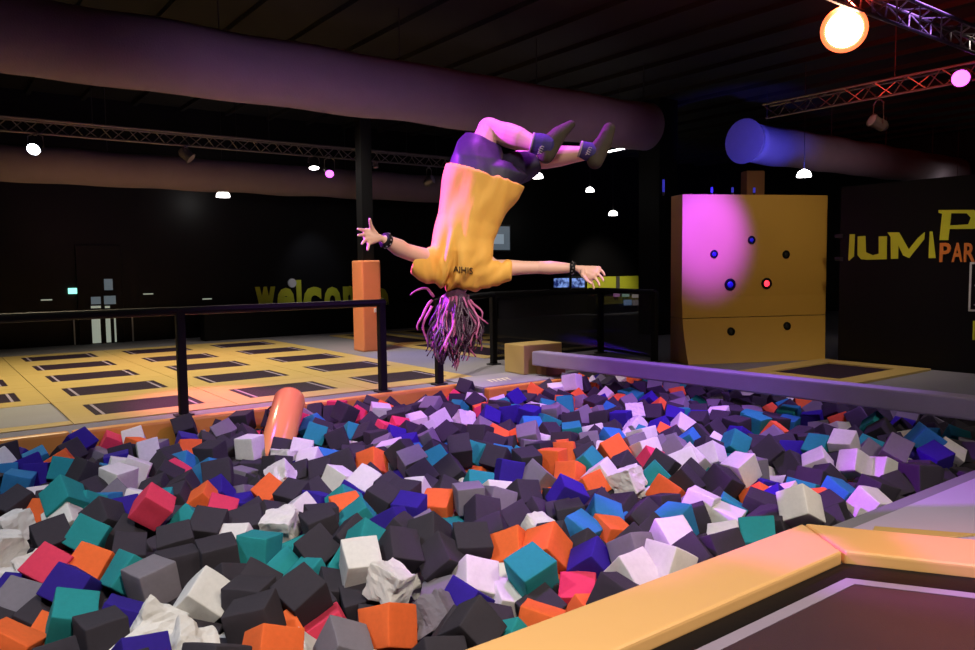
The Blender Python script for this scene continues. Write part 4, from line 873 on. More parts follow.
 (3283, 4338, -147, -51, -34, -38, 69, 195, 192, 195, 2, 4), (820, 5545, -51, 52, 57, -8, 63, 201, 181, 193, 3, 5),
 (1302, 7015, -117, 56, -49, 53, 40, 194, 186, 178, 4, 4), (2535, 7406, -147, -14, -29, 81, -49, 202, 203, 197, 0, 3),
 (2762, 4965, -148, 7, -73, -30, 61, 196, 195, 178, 0, 5), (3700, 6978, -105, 10, 27, 31, -90, 179, 203, 201, 0, 0),
 (5472, 4153, -108, -2, 76, 57, -32, 178, 185, 180, 0, 4), (3959, 6917, -62, 70, -67, 11, -24, 180, 202, 181, 0, 3),
 (4816, 3215, -209, -2, 22, 31, 93, 177, 199, 182, 5, 0), (1726, 6986, -139, -18, 66, 66, 31, 180, 197, 184, 0, 2),
 (4420, 5839, -143, -29, 8, 89, -33, 194, 188, 193, 5, 5), (4281, 2756, -142, -9, -99, 1, -12, 199, 202, 193, 0, 3),
 (7013, 4350, -123, 50, -55, 37, 56, 180, 198, 180, 6, 5), (5721, 4459, -70, 78, 35, -50, -15, 179, 189, 189, 0, 2),
 (2810, 4662, -123, -75, 43, -15, 48, 180, 197, 195, 2, 5), (742, 4447, -286, -30, 46, 83, -7, 198, 183, 189, 0, 3),
 (2190, 4977, -164, -57, 15, -79, -17, 200, 186, 201, 4, 3), (2888, 5800, -96, 85, 12, -17, 48, 190, 195, 181, 0, 0),
 (7073, 3854, -131, 24, 96, -6, -9, 199, 182, 198, 2, 4), (7868, 3871, -88, 45, 55, -70, 4, 199, 186, 201, 0, 2),
 (1843, 2754, -154, 16, 28, -40, -86, 181, 201, 185, 0, 5), (5810, 4975, -111, -23, -85, 4, 48, 202, 182, 182, 4, 4),
 (6224, 3890, -151, 45, 81, -37, -9, 191, 178, 190, 0, 0), (6651, 6188, -140, 35, 71, 57, -23, 199, 189, 197, 1, 3),
 (7691, 4452, -80, -46, -54, 6, 70, 190, 192, 181, 1, 1), (7148, 4992, -68, 56, 74, -30, -21, 192, 197, 200, 0, 3),
 (352, 4772, -237, -51, 73, -17, -43, 185, 179, 178, 4, 1), (2261, 6485, -231, -35, -61, -39, 60, 202, 182, 181, 0, 0),
 (479, 7119, -93, -55, -51, 38, -54, 196, 189, 180, 6, 2), (5048, 3023, -148, -3, 24, -71, 66, 181, 197, 201, 3, 2),
 (6632, 5847, -59, 60, 53, -59, -8, 198, 193, 186, 4, 4), (4862, 5826, -103, 67, 36, 64, 8, 196, 183, 198, 6, 2),
 (2183, 7465, -158, -81, -4, 57, 15, 177, 201, 179, 0, 0), (5551, 4617, -115, -36, 78, -38, -34, 190, 190, 191, 0, 3),
 (7335, 3966, -107, 0, 46, 77, -44, 187, 177, 191, 5, 5), (6186, 7312, -73, -41, -77, 34, -35, 181, 198, 202, 5, 0),
 (3885, 6740, -125, 12, 12, -16, 97, 199, 197, 200, 7, 5), (4483, 6119, -121, -57, 55, 10, 60, 192, 203, 199, 1, 5),
 (6210, 6525, -118, 18, 94, 6, -27, 196, 199, 178, 1, 4), (1966, 6157, -249, 24, 81, -53, -3, 181, 187, 202, 0, 3),
 (1562, 6236, -89, -21, 46, -76, 42, 203, 189, 193, 7, 5), (6097, 4121, -174, 22, 2, -41, 89, 198, 202, 180, 0, 0),
 (5493, 5310, -148, -7, 29, -44, 85, 202, 191, 179, 0, 5), (7274, 6591, -83, -44, 77, 11, -45, 195, 201, 178, 0, 2),
 (3329, 5948, -118, -30, 19, -60, 72, 196, 184, 198, 2, 0), (3538, 6013, -117, 4, 93, 35, 9, 202, 185, 191, 4, 4),
 (6782, 7118, -15, -83, -51, -14, -16, 180, 201, 194, 0, 5), (3394, 6164, -138, 13, -42, 88, -15, 196, 180, 203, 1, 0),
 (6534, 3297, -122, 81, -54, -20, -13, 202, 182, 199, 3, 3), (3177, 7093, -104, -29, 38, -79, -39, 178, 200, 188, 0, 1),
 (909, 7253, -98, -70, -34, -36, -51, 182, 186, 200, 5, 1), (5090, 5853, -105, 15, -82, -52, 17, 190, 199, 198, 3, 3),
 (5039, 3329, -205, -2, 98, -12, -13, 193, 178, 199, 4, 0), (6238, 7112, -105, -48, 20, 69, -51, 180, 177, 178, 0, 4),
 (7157, 6842, -99, 10, -84, 20, -49, 193, 190, 180, 0, 0), (209, 4458, -272, 42, -19, 86, -23, 194, 199, 192, 0, 4),
 (1916, 5830, -249, -54, 39, -73, -17, 184, 197, 186, 1, 0), (1575, 7561, -125, -13, -26, 95, 7, 181, 181, 193, 5, 5),
 (2918, 3315, -125, -53, -15, 80, -23, 198, 178, 192, 0, 3), (7846, 3583, -76, 59, -5, -19, 78, 187, 188, 203, 1, 1),
 (6139, 2528, -262, -6, -98, 1, -19, 189, 197, 185, 0, 0), (3412, 5355, -74, 25, -46, -25, 82, 187, 186, 202, 0, 2),
 (1778, 4291, -227, -13, 0, -99, -8, 184, 187, 196, 3, 0), (4623, 5919, -140, 38, -33, -13, 86, 191, 189, 178, 0, 0),
 (6796, 4856, -78, -46, -6, -6, 88, 193, 188, 203, 0, 0), (1969, 2528, -144, 17, 92, 17, 30, 185, 189, 189, 3, 5),
 (7277, 5981, -130, -46, -24, -5, 85, 185, 185, 180, 1, 3), (5702, 2528, -265, 24, -63, -18, 71, 180, 183, 201, 0, 5),
 (7865, 3369, -101, -12, -16, 91, -35, 187, 185, 177, 0, 2), (6576, 4216, -128, 48, -33, 38, 72, 197, 192, 180, 5, 4),
 (6519, 5068, -73, 51, 24, -79, 23, 202, 190, 194, 0, 2), (3760, 7449, -108, -46, 43, -77, 5, 200, 201, 201, 7, 0),
 (2809, 4155, -276, -9, -1, 5, -99, 190, 195, 199, 3, 0), (5052, 6605, -45, -4, -59, 80, 5, 192, 190, 203, 0, 4),
 (7294, 6313, -117, 53, -79, 9, 30, 197, 201, 195, 0, 4), (1913, 5401, -291, -80, 54, 15, 21, 180, 200, 203, 0, 4),
 (7115, 4062, -176, 42, 14, -87, 19, 202, 184, 195, 1, 5), (4322, 5506, -182, -22, -86, -36, 30, 202, 182, 195, 0, 1),
 (7376, 4785, -129, 15, -3, 93, 34, 178, 202, 178, 5, 0), (6427, 7208, -61, -63, -62, -25, -40, 180, 180, 182, 2, 0),
 (6547, 4846, -51, 66, 45, 49, -35, 183, 188, 198, 2, 0), (1257, 6638, -77, 56, 37, -48, -57, 195, 183, 199, 2, 4),
 (6613, 5403, -62, -51, -63, 56, 15, 193, 178, 190, 1, 1), (4149, 7851, -88, -28, -35, 46, 77, 198, 197, 201, 0, 0),
 (1869, 5016, -200, 17, 71, 42, 54, 200, 180, 179, 0, 1), (6027, 2609, -100, -36, -35, -53, 68, 180, 188, 177, 0, 1),
 (5013, 7333, -153, 69, 30, -29, -60, 181, 197, 194, 3, 5), (3684, 6675, -120, 20, -5, -98, -7, 189, 197, 190, 7, 1),
 (2634, 2720, -276, -59, -16, -77, -17, 188, 178, 188, 5, 3), (5857, 7075, -124, -83, 4, -55, -7, 180, 197, 183, 0, 4),
 (4843, 3017, -146, 54, -18, 11, 81, 193, 185, 187, 2, 3), (7523, 7343, -114, -1, -85, 10, 52, 190, 189, 198, 0, 2),
 (5214, 7635, -105, 9, 92, -37, -6, 194, 177, 186, 0, 2), (2563, 3295, -257, -37, 36, 26, 81, 202, 181, 185, 2, 2),
 (4640, 2953, -150, -3, -41, -34, -85, 200, 194, 182, 4, 4), (657, 6293, -143, 57, -44, -54, 43, 196, 188, 178, 2, 0),
 (4371, 6374, -174, -66, 70, -11, -23, 191, 183, 187, 0, 3), (5427, 3419, -290, 59, -77, 20, 17, 194, 194, 196, 2, 3),
 (2468, 5006, -163, 27, -31, 12, -90, 198, 181, 190, 4, 5), (6825, 6695, -123, 16, 42, 68, -58, 188, 178, 184, 2, 3),
 (5683, 4821, -136, 77, 3, 52, 37, 188, 202, 178, 5, 5), (7465, 3455, -98, -76, 62, 17, 4, 203, 202, 183, 4, 4),
 (6980, 4757, -88, -91, -7, 0, 41, 192, 183, 200, 1, 4), (6425, 5340, -74, -1, -42, -86, -29, 182, 178, 179, 0, 5),
 (7967, 3143, -155, 91, 30, -10, 27, 179, 198, 191, 0, 4), (7621, 6342, -85, 31, 26, 2, -91, 195, 201, 191, 1, 5),
 (4368, 2522, -106, 70, -16, -35, 60, 200, 177, 191, 0, 3), (4334, 6902, -105, -39, 76, -44, -26, 196, 183, 190, 0, 1),
 (7441, 6104, -100, -40, 76, -5, -51, 183, 178, 185, 5, 5), (7972, 5099, -126, 45, 81, 19, 33, 187, 190, 203, 0, 3),
 (2842, 6237, -212, -68, 19, -47, -53, 201, 194, 189, 6, 1), (6185, 4338, -148, -2, -93, 19, 30, 203, 202, 195, 4, 1),
 (3849, 6253, -126, 62, -63, 44, 16, 199, 198, 178, 0, 0), (4355, 5208, -124, -62, 62, 26, -40, 177, 186, 191, 1, 3),
 (6436, 3781, -129, -3, -46, -88, 5, 189, 197, 194, 0, 5), (6865, 6278, -116, 82, -1, 58, 2, 189, 181, 201, 3, 3),
 (3944, 7724, -110, 86, 33, -22, 31, 200, 187, 178, 0, 5), (3005, 4796, -189, 16, 12, 16, -97, 188, 202, 202, 0, 4),
 (1800, 7845, -235, 3, -91, 40, -6, 187, 189, 199, 1, 3), (7006, 6506, -108, 64, -5, -76, -11, 181, 196, 186, 3, 4),
 (1176, 5724, -118, 5, -56, 17, 81, 177, 200, 182, 2, 1), (7236, 5334, -57, -89, -9, 27, -36, 187, 190, 189, 0, 1),
 (274, 4973, -231, 69, -71, 13, 7, 198, 201, 190, 2, 1), (6825, 6906, -131, -28, 90, 26, -21, 190, 180, 191, 0, 1),
 (7997, 4798, -127, 55, 7, 73, -41, 203, 196, 184, 5, 4), (6760, 2538, -233, 41, 2, 89, -20, 195, 185, 180, 0, 4),
 (5934, 3237, -134, -51, 40, -25, 72, 186, 177, 177, 0, 2), (7482, 6518, -58, -33, -22, -42, -81, 182, 181, 178, 1, 1),
 (6538, 5613, -94, -40, 8, 86, -30, 188, 179, 198, 5, 5), (6452, 6258, -159, -27, 82, 31, -40, 199, 195, 183, 0, 4),
 (6471, 7397, -70, 75, -45, 42, 23, 186, 194, 201, 0, 2), (5302, 5379, -154, -30, -20, 76, 54, 202, 202, 201, 2, 3),
 (1151, 5200, -156, 29, 19, -22, 91, 202, 193, 190, 0, 4), (5374, 3226, -205, 33, 64, 61, 32, 182, 186, 181, 0, 4),
 (7918, 5619, -127, -45, -71, -1, 54, 195, 193, 203, 0, 4), (7714, 2988, -137, -58, 80, 13, -6, 188, 201, 192, 0, 2),
 (6851, 3227, -129, 6, 93, 32, 19, 201, 198, 189, 0, 1), (2124, 5899, -269, -69, -4, -42, 59, 195, 190, 187, 0, 2),
 (2182, 6131, -278, 53, -62, 51, -26, 182, 190, 190, 0, 0), (7395, 4588, -81, -26, 1, -92, 29, 203, 194, 202, 0, 2),
 (5690, 6538, -120, -25, -41, 47, 75, 187, 191, 182, 3, 3), (5054, 7809, -104, 56, 15, -61, 54, 193, 187, 201, 0, 3),
 (7528, 3219, -122, -52, 40, 18, -73, 177, 190, 180, 0, 1), (4382, 7813, -118, 33, -28, -89, -16, 187, 190, 183, 0, 1),
 (948, 5740, -94, 37, 21, -69, -59, 200, 181, 196, 6, 4), (6282, 6119, -157, 28, 35, 75, -48, 184, 183, 177, 6, 2),
 (4132, 6583, -155, -21, -19, -94, 20, 183, 186, 190, 2, 3), (3597, 4985, -215, 33, 56, 67, 36, 177, 179, 194, 5, 1),
 (3735, 7867, -45, 26, -34, 63, -64, 203, 180, 194, 7, 3), (4751, 4945, -138, 37, 11, 81, 45, 179, 186, 196, 0, 5),
 (6900, 3610, -146, 17, 27, -28, -90, 188, 186, 202, 0, 3), (4158, 7050, -89, 22, -47, -45, -72, 197, 182, 186, 0, 5),
 (7742, 3199, -136, -75, 29, 8, 59, 181, 193, 200, 0, 4), (1372, 5300, -203, -81, 55, -20, 2, 185, 178, 190, 0, 1),
 (5112, 4450, -90, 6, 2, 53, -85, 197, 194, 179, 1, 3), (5775, 6743, -107, -85, -25, -16, 43, 189, 178, 191, 0, 4),
 (2353, 7322, -169, 30, 81, -50, 0, 199, 194, 196, 0, 5), (4386, 7248, -74, 53, -66, -38, 37, 199, 178, 193, 0, 4),
 (4846, 6466, -41, -2, 20, 98, 5, 185, 187, 181, 0, 0), (5504, 3620, -264, 53, -42, -32, 66, 197, 202, 188, 2, 5),
 (4653, 5366, -179, -64, 67, -17, -35, 200, 189, 196, 2, 9), (6795, 4642, -89, 6, 68, 18, -71, 193, 182, 203, 3, 5),
 (6534, 6904, -136, 27, -87, -20, 36, 198, 195, 188, 5, 0), (1755, 3330, -295, 54, -34, 66, 40, 184, 186, 202, 0, 3),
 (7047, 5509, -121, 67, 0, -31, 67, 197, 187, 191, 3, 1), (4285, 3838, -248, -48, 23, 84, 11, 197, 180, 183, 2, 7),
 (6006, 6068, -144, 95, -23, 1, 22, 177, 179, 180, 1, 5), (2462, 3981, -137, 13, 50, -71, -49, 191, 178, 184, 1, 5),
 (5625, 6304, -129, -20, 25, 81, 49, 192, 181, 196, 1, 5), (7249, 7325, -131, -80, 38, -44, -16, 182, 187, 195, 0, 0),
 (5086, 2651, -309, -71, -24, 17, -64, 191, 194, 196, 0, 1), (1588, 3593, -273, -21, 9, -68, -70, 197, 197, 194, 0, 2),
 (5731, 4274, -156, -72, -38, -1, 58, 178, 200, 198, 2, 1), (1250, 5453, -83, -3, 84, 54, 6, 192, 179, 182, 3, 2),
 (7097, 6103, -157, -21, 62, -37, 66, 201, 199, 197, 1, 1), (4401, 3271, -192, 40, -86, 2, -31, 193, 193, 185, 0, 1),
 (642, 3452, -178, 13, -70, -43, 56, 199, 199, 184, 2, 5), (6794, 6482, -163, 6, 24, 66, -71, 183, 194, 188, 5, 0),
 (7320, 3148, -111, 40, 50, -47, 61, 182, 199, 181, 3, 2), (5058, 6841, -117, 8, -68, -43, -59, 184, 189, 184, 7, 1),
 (3469, 7187, -206, 2, -1, 15, -99, 185, 202, 200, 0, 0), (2296, 6942, -111, 51, -62, 5, -59, 196, 186, 178, 0, 2),
 (5158, 5195, -154, -11, 30, 51, 80, 190, 190, 180, 0, 1), (6989, 4545, -113, 99, 5, 5, 7, 185, 201, 186, 0, 3),
 (6932, 5028, -93, 68, 0, -61, -41, 185, 203, 181, 0, 0), (3896, 5024, -101, -33, -5, 94, -3, 187, 203, 193, 6, 5),
 (6293, 6890, -118, -58, -19, -9, -79, 181, 199, 199, 0, 0), (7237, 2754, -145, -54, 28, 64, 48, 203, 185, 197, 1, 0),
 (4923, 2818, -161, -25, -20, -68, -66, 182, 192, 195, 5, 0), (7119, 3194, -118, -47, 74, -36, -31, 186, 194, 195, 2, 2),
 (946, 3431, -271, 15, -42, 88, 14, 202, 187, 199, 0, 0), (4620, 5688, -151, -48, 85, -16, -14, 197, 184, 182, 5, 2),
 (5409, 7058, -106, -22, 43, -41, 77, 197, 190, 185, 2, 5), (1136, 3530, -296, -67, -24, -67, 22, 197, 194, 191, 2, 8),
 (7742, 7363, -112, -1, 96, 4, 28, 183, 181, 178, 2, 8), (4183, 7251, -91, 55, 10, -10, -82, 202, 190, 186, 0, 2),
 (8035, 5327, -136, 54, -4, 80, -25, 202, 196, 195, 0, 3), (7442, 6952, -140, 5, -47, 18, 86, 190, 184, 203, 0, 3),
 (8231, 3092, -150, -39, 14, -87, 27, 191, 181, 195, 0, 3), (7704, 5753, -107, -60, -13, 63, -48, 203, 201, 194, 0, 0),
 (3566, 3962, -151, -14, -55, 82, -2, 203, 198, 189, 0, 1), (1106, 7051, -169, 49, -1, -87, 1, 181, 202, 187, 0, 5),
 (3114, 5324, -230, -50, -73, 46, 13, 182, 183, 198, 4, 4), (3916, 7111, -147, 16, -6, 98, -9, 187, 177, 185, 0, 5),
 (6545, 2953, -139, -36, -79, 14, 48, 200, 190, 180, 4, 3), (5364, 7478, -120, 27, 25, -93, 7, 198, 200, 192, 2, 4),
 (8192, 3316, -167, 33, 38, 70, -51, 196, 188, 180, 0, 2), (2626, 3092, -235, -81, -1, 19, -55, 181, 179, 177, 0, 0),
 (5921, 2528, -271, 40, 46, -52, 60, 189, 199, 199, 0, 2), (6839, 5390, -119, -5, -12, 89, -44, 189, 200, 203, 0, 0),
 (702, 7877, -162, -5, -92, -7, 38, 184, 192, 182, 4, 5), (5344, 7884, -151, 32, 88, -12, 34, 199, 192, 192, 7, 3),
 (7816, 4933, -153, 75, -27, 20, 57, 201, 185, 189, 6, 0), (7636, 7626, -140, 88, -33, -27, -22, 203, 195, 194, 1, 3),
 (3152, 6237, -200, -8, -94, -12, -32, 195, 189, 202, 0, 4), (2205, 6676, -235, -65, 0, 0, -76, 183, 193, 195, 0, 2),
 (2972, 7773, -73, 42, 16, 11, 89, 182, 182, 184, 0, 0), (3708, 3791, -167, 62, -22, -18, -73, 186, 189, 193, 0, 4),
 (2783, 5301, -153, 3, 64, 59, 49, 185, 199, 193, 0, 5), (5199, 6259, -47, -67, 67, 24, -21, 184, 177, 202, 0, 2),
 (1469, 7386, -149, -32, -25, 78, 48, 180, 185, 184, 0, 5), (2329, 6263, -238, -17, -58, -3, 79, 191, 189, 177, 0, 2),
 (1062, 4720, -272, -12, 61, -14, -77, 185, 197, 202, 0, 3), (360, 6905, -107, 2, 97, -20, -12, 188, 203, 190, 0, 2),
 (5381, 5056, -186, 57, 52, -63, -13, 199, 179, 187, 2, 5), (5185, 7068, -172, -77, -15, -61, -5, 185, 202, 180, 5, 5),
 (6437, 5795, -126, -35, -10, -51, 78, 180, 199, 188, 0, 2), (7668, 6016, -28, 71, 7, 36, -60, 185, 185, 181, 0, 0),
 (3731, 5826, -167, -32, -40, -44, 74, 187, 186, 194, 0, 2), (5597, 5002, -167, 59, 28, -76, 4, 187, 190, 182, 3, 5),
 (6986, 7166, -92, -95, 0, -17, -27, 196, 181, 180, 5, 4), (2055, 6520, -240, -95, 3, 6, -31, 190, 178, 190, 0, 4),
 (638, 5042, -252, 49, 21, 76, -37, 197, 182, 191, 7, 4), (4806, 4722, -151, -12, -36, 0, 92, 177, 190, 186, 2, 9),
 (3323, 7734, -110, -77, 44, 34, 30, 180, 177, 190, 1, 4), (3096, 5718, -129, 14, -56, 55, 61, 201, 184, 184, 0, 2),
 (3491, 2729, -160, 96, -27, -11, -2, 177, 199, 184, 0, 0), (4536, 5070, -133, -59, 72, 19, -30, 179, 193, 201, 5, 5),
 (3881, 5247, -106, -58, 29, 39, -66, 199, 194, 198, 0, 2), (7006, 2813, -119, -68, 54, -39, 33, 188, 201, 200, 0, 5),
 (6299, 5127, -66, -67, -62, -32, -24, 195, 200, 179, 3, 5), (7689, 7120, -140, -81, -53, 7, -22, 201, 193, 189, 5, 4),
 (7942, 4184, -52, -29, 22, 84, 40, 196, 201, 194, 0, 5), (957, 3646, -267, -22, -39, 47, 76, 188, 192, 200, 0, 1),
 (1197, 6858, -165, 2, -55, 7, 83, 183, 188, 177, 6, 5), (2414, 7783, -118, -49, -2, -82, 31, 186, 183, 191, 0, 5),
 (3073, 5550, -240, 42, 37, 75, 35, 195, 203, 191, 1, 5), (2995, 6800, -283, -39, 51, 22, 73, 197, 198, 181, 0, 5),
 (3175, 6856, -183, -28, -11, 11, -95, 200, 197, 194, 0, 1), (8070, 3445, -120, 96, 22, 14, 8, 182, 181, 198, 1, 1),
 (690, 6090, -134, -43, -49, 65, -39, 199, 183, 179, 0, 2), (5825, 2934, -276, 35, 7, 93, -3, 196, 180, 202, 0, 5),
 (3115, 6009, -151, -8, -52, 83, -18, 186, 180, 192, 0, 3), (7340, 7503, -139, -2, -53, 70, 48, 203, 182, 201, 2, 10),
 (7871, 5872, -29, -34, 23, -35, 84, 189, 185, 183, 0, 1), (6316, 4924, -90, 58, -17, -19, 77, 187, 199, 184, 4, 2),
 (8117, 5524, -85, 55, 0, 50, -67, 187, 191, 194, 2, 5), (5335, 4484, -104, -9, -29, -94, 17, 180, 195, 191, 1, 4),
 (3292, 6704, -276, -3, -46, 54, 71, 183, 191, 184, 2, 2), (5298, 6861, -87, 43, 64, 28, -57, 181, 180, 191, 3, 5),
 (5614, 2989, -295, 10, -32, 12, 93, 197, 199, 190, 0, 1), (7206, 7852, -100, -36, -90, 18, 20, 190, 194, 178, 1, 3),
 (1176, 3742, -264, 26, 29, -13, 91, 198, 199, 178, 0, 3), (5885, 5660, -101, -67, -13, 62, -39, 193, 196, 178, 0, 2),
 (1228, 7351, -213, -54, 27, 78, 18, 180, 203, 203, 0, 1), (4597, 4802, -146, -54, -13, -71, 44, 180, 201, 200, 0, 5),
 (7262, 5564, -142, 78, 20, -54, -26, 178, 200, 192, 0, 0), (7454, 7168, -138, 4, 65, 4, 76, 178, 189, 187, 0, 0),
 (8124, 3908, -101, -27, -86, 15, 40, 200, 178, 200, 1, 5), (5682, 5931, -292, -29, 67, -57, 36, 196, 180, 192, 0, 1),
 (4123, 7515, -101, 79, 28, 0, 54, 182, 186, 201, 5, 4), (3147, 7629, -95, 57, -61, -50, -23, 202, 189, 194, 7, 4),
 (6520, 6498, -152, 80, 41, 40, 19, 184, 199, 186, 4, 4), (7462, 6746, -91, 66, -63, -10, 41, 197, 184, 185, 0, 5),
 (5910, 7345, -94, 43, -47, -49, 59, 184, 177, 178, 0, 3), (3323, 5546, -89, 75, 42, -50, -10, 178, 178, 191, 6, 2),
 (6009, 5817, -132, -41, -50, 22, -73, 200, 186, 192, 0, 0), (5425, 6433, -98, -44, 38, -71, -41, 191, 197, 202, 2, 3),
 (5713, 3775, -166, 23, -93, 16, -24, 177, 200, 192, 1, 0), (5962, 6539, -85, 70, -39, -56, -21, 191, 185, 202, 5, 1),
 (2419, 5742, -291, 34, 37, -80, 32, 201, 200, 191, 0, 0), (8202, 3628, -81, -76, -6, -24, 60, 200, 192, 181, 0, 3),
 (5616, 4059, -257, 27, 76, -58, -13, 188, 178, 197, 6, 4), (2559, 7660, -158, -87, 2, -38, 32, 177, 192, 177, 0, 2),
 (4864, 7802, -162, -66, -43, -6, 61, 199, 177, 187, 0, 1), (7093, 5751, -146, 2, -22, -51, 83, 194, 198, 177, 2, 4),
 (7930, 7289, -116, -7, -28, -11, 95, 188, 195, 188, 5, 2), (2715, 7758, -254, 6, -40, 91, 6, 184, 193, 183, 7, 2),
 (2937, 4331, -268, 54, -13, 61, -57, 202, 189, 192, 1, 3), (8384, 3246, -52, -65, -71, -7, 27, 201, 195, 193, 0, 3),
 (554, 3060, -59, -31, 28, -31, -86, 186, 202, 189, 0, 4), (3345, 4784, -253, 20, 22, 37, 88, 185, 194, 177, 2, 0),
 (3749, 2874, -235, 22, -44, -57, 65, 197, 193, 183, 0, 2), (5484, 7708, -149, 19, -29, 42, 84, 189, 189, 189, 0, 3),
 (6129, 6712, -125, 79, 4, -56, 24, 203, 184, 190, 0, 0), (7558, 5560, -97, 14, -20, 37, -90, 187, 185, 202, 0, 1),
 (4737, 7600, -131, 45, 58, -7, -68, 187, 191, 182, 2, 0), (1718, 5498, -291, -25, 81, -10, -52, 189, 200, 202, 0, 5),
 (4049, 3987, -281, 41, -73, 45, 32, 197, 179, 194, 0, 0), (6034, 6299, -188, 89, -7, 10, 43, 180, 188, 181, 5, 4),
 (7471, 7836, -138, -34, -16, -81, 45, 198, 203, 199, 5, 5), (3268, 7613, -254, -31, 69, -46, 47, 190, 194, 196, 6, 0),
 (4824, 7253, -152, -78, 9, 44, -44, 177, 195, 179, 0, 1), (5597, 6903, -207, 30, -70, 63, 14, 198, 199, 180, 0, 5),
 (7773, 7859, -156, -21, -23, -92, 23, 178, 201, 180, 4, 1), (3653, 3481, -268, -19, -52, -14, -82, 201, 193, 195, 6, 4),
 (3611, 7513, -239, -29, -26, 5, 92, 180, 200, 197, 0, 3), (5454, 4821, -147, 75, -3, -34, -57, 203, 191, 201, 0, 5),
 (3765, 4311, -294, 41, 61, -53, -43, 181, 189, 203, 5, 5), (1492, 2684, -190, -18, 15, 97, -3, 193, 177, 181, 2, 5),
 (4077, 5003, -158, 87, 6, -48, -11, 201, 191, 178, 3, 1), (5257, 6598, -100, 46, -49, 56, 49, 183, 179, 198, 3, 4),
 (1445, 6364, -234, 22, -34, -91, 10, 193, 188, 184, 1, 4), (2908, 7858, -273, 37, 20, -67, -62, 185, 200, 183, 0, 1),
 (4082, 3761, -302, -40, 47, 67, -42, 179, 202, 203, 0, 3), (6368, 2843, -209, 59, 19, -79, -3, 187, 186, 177, 2, 4),
 (2204, 7715, -208, 25, 53, -71, -39, 181, 198, 199, 1, 4), (4978, 5355, -205, -63, 68, -27, -27, 190, 192, 184, 0, 1),
 (5554, 6036, -165, 1, 92, -30, -24, 185, 181, 181, 0, 4), (6561, 2742, -213, 35, 49, -59, 53, 201, 184, 195, 0, 1),
 (7840, 6413, -118, 1, -55, -83, -4, 178, 179, 177, 3, 1), (8216, 4161, -123, 43, -73, -52, -2, 184, 190, 200, 0, 2),
 (786, 6918, -251, 95, -8, 2, 30, 184, 189, 193, 0, 2), (1013, 4104, -290, 61, 15, -70, 34, 202, 185, 190, 0, 2),
 (2855, 3097, -252, 91, 2, -24, 33, 179, 192, 193, 5, 0), (5265, 2528, -287, -9, -82, -6, -56, 186, 187, 185, 3, 3),
 (5989, 3076, -245, 41, 21, -61, 65, 184, 188, 181, 5, 3), (5108, 3929, -247, -15, 11, 74, 65, 187, 177, 200, 3, 3),
 (8297, 4624, -117, 32, -27, 81, -40, 183, 203, 187, 0, 2), (1491, 6575, -259, 9, -88, -42, 19, 181, 185, 200, 0, 4),
 (6793, 5678, -157, -31, -4, 92, 24, 191, 190, 190, 0, 4), (4834, 3439, -244, 54, -60, -32, -50, 201, 194, 184, 0, 2),
 (1393, 2543, -109, 51, -6, -2, -85, 187, 196, 201, 0, 5), (4199, 3295, -180, 21, -74, 64, 6, 178, 179, 202, 1, 3),
 (8064, 5788, -92, -8, -72, 59, -37, 186, 178, 202, 4, 4), (1845, 4690, -168, 47, -6, -18, 86, 186, 181, 180, 0, 5),
 (8029, 7086, -98, -37, 11, 56, -73, 178, 197, 199, 3, 5), (785, 4212, -288, -43, 15, 56, -69, 193, 181, 202, 0, 2),
 (417, 6461, -215, -77, 48, 20, -37, 182, 177, 199, 0, 5), (6657, 7274, -75, -6, 26, -76, -59, 180, 190, 179, 7, 3),
 (7584, 5246, -186, 61, -34, -13, -71, 177, 187, 186, 0, 0), (8040, 7792, -123, -90, -6, 22, -37, 194, 182, 203, 0, 4),
 (4421, 6208, -270, -12, 99, -5, -8, 202, 179, 199, 0, 1), (560, 5479, -243, 22, -47, -40, -75, 195, 200, 183, 0, 5),
 (3489, 5173, -121, 15, -86, -18, 45, 179, 190, 196, 4, 5), (4079, 5985, -262, 18, 6, -72, -67, 187, 192, 181, 6, 0),
 (7666, 6826, -121, 84, -14, -51, -7, 180, 189, 200, 0, 0), (7332, 5139, -96, 35, 31, -64, -61, 194, 183, 196, 0, 5),
 (7877, 6681, -57, 87, -26, 22, -35, 186, 198, 200, 0, 1), (5937, 4297, -174, -45, -12, 49, -74, 194, 193, 202, 0, 3),
 (3069, 6584, -320, 45, 18, 52, -71, 193, 185, 178, 1, 1), (5420, 5892, -258, 72, 60, -27, -19, 201, 200, 182, 1, 4),
 (385, 5330, -254, -22, -62, -19, 73, 198, 178, 188, 0, 5), (4847, 6121, -223, 9, -63, 77, 2, 184, 187, 183, 0, 3),
 (6865, 5172, -165, 69, -40, -10, -59, 198, 195, 179, 0, 1), (6678, 3082, -93, 7, -90, 43, 0, 202, 177, 187, 0, 1),
 (7628, 6621, -145, 15, -80, -48, -31, 198, 184, 202, 5, 4), (8153, 4983, -157, -40, 6, 22, -89, 185, 177, 191, 2, 4),
 (568, 4238, -285, -20, 52, -16, -81, 196, 187, 181, 0, 5), (1539, 5379, -271, -37, -43, 38, 73, 192, 180, 202, 0, 3),
 (1810, 6004, -232, 41, -21, -31, -83, 178, 179, 186, 1, 0), (1843, 4496, -266, 7, 58, 10, -80, 183, 198, 187, 0, 4),
 (2506, 6137, -247, 73, 4, -52, 45, 193, 182, 191, 4, 2), (3626, 4772, -232, 66, -47, -27, 52, 188, 195, 194, 0, 5),
 (3941, 4498, -256, 9, 58, 81, 1, 194, 203, 189, 1, 1), (5065, 6138, -215, 63, -43, 42, 50, 199, 186, 197, 0, 1),
 (5075, 6353, -223, 60, 0, -1, -80, 178, 202, 188, 7, 3), (5761, 3148, -278, -40, 18, -72, -53, 180, 182, 177, 3, 0),
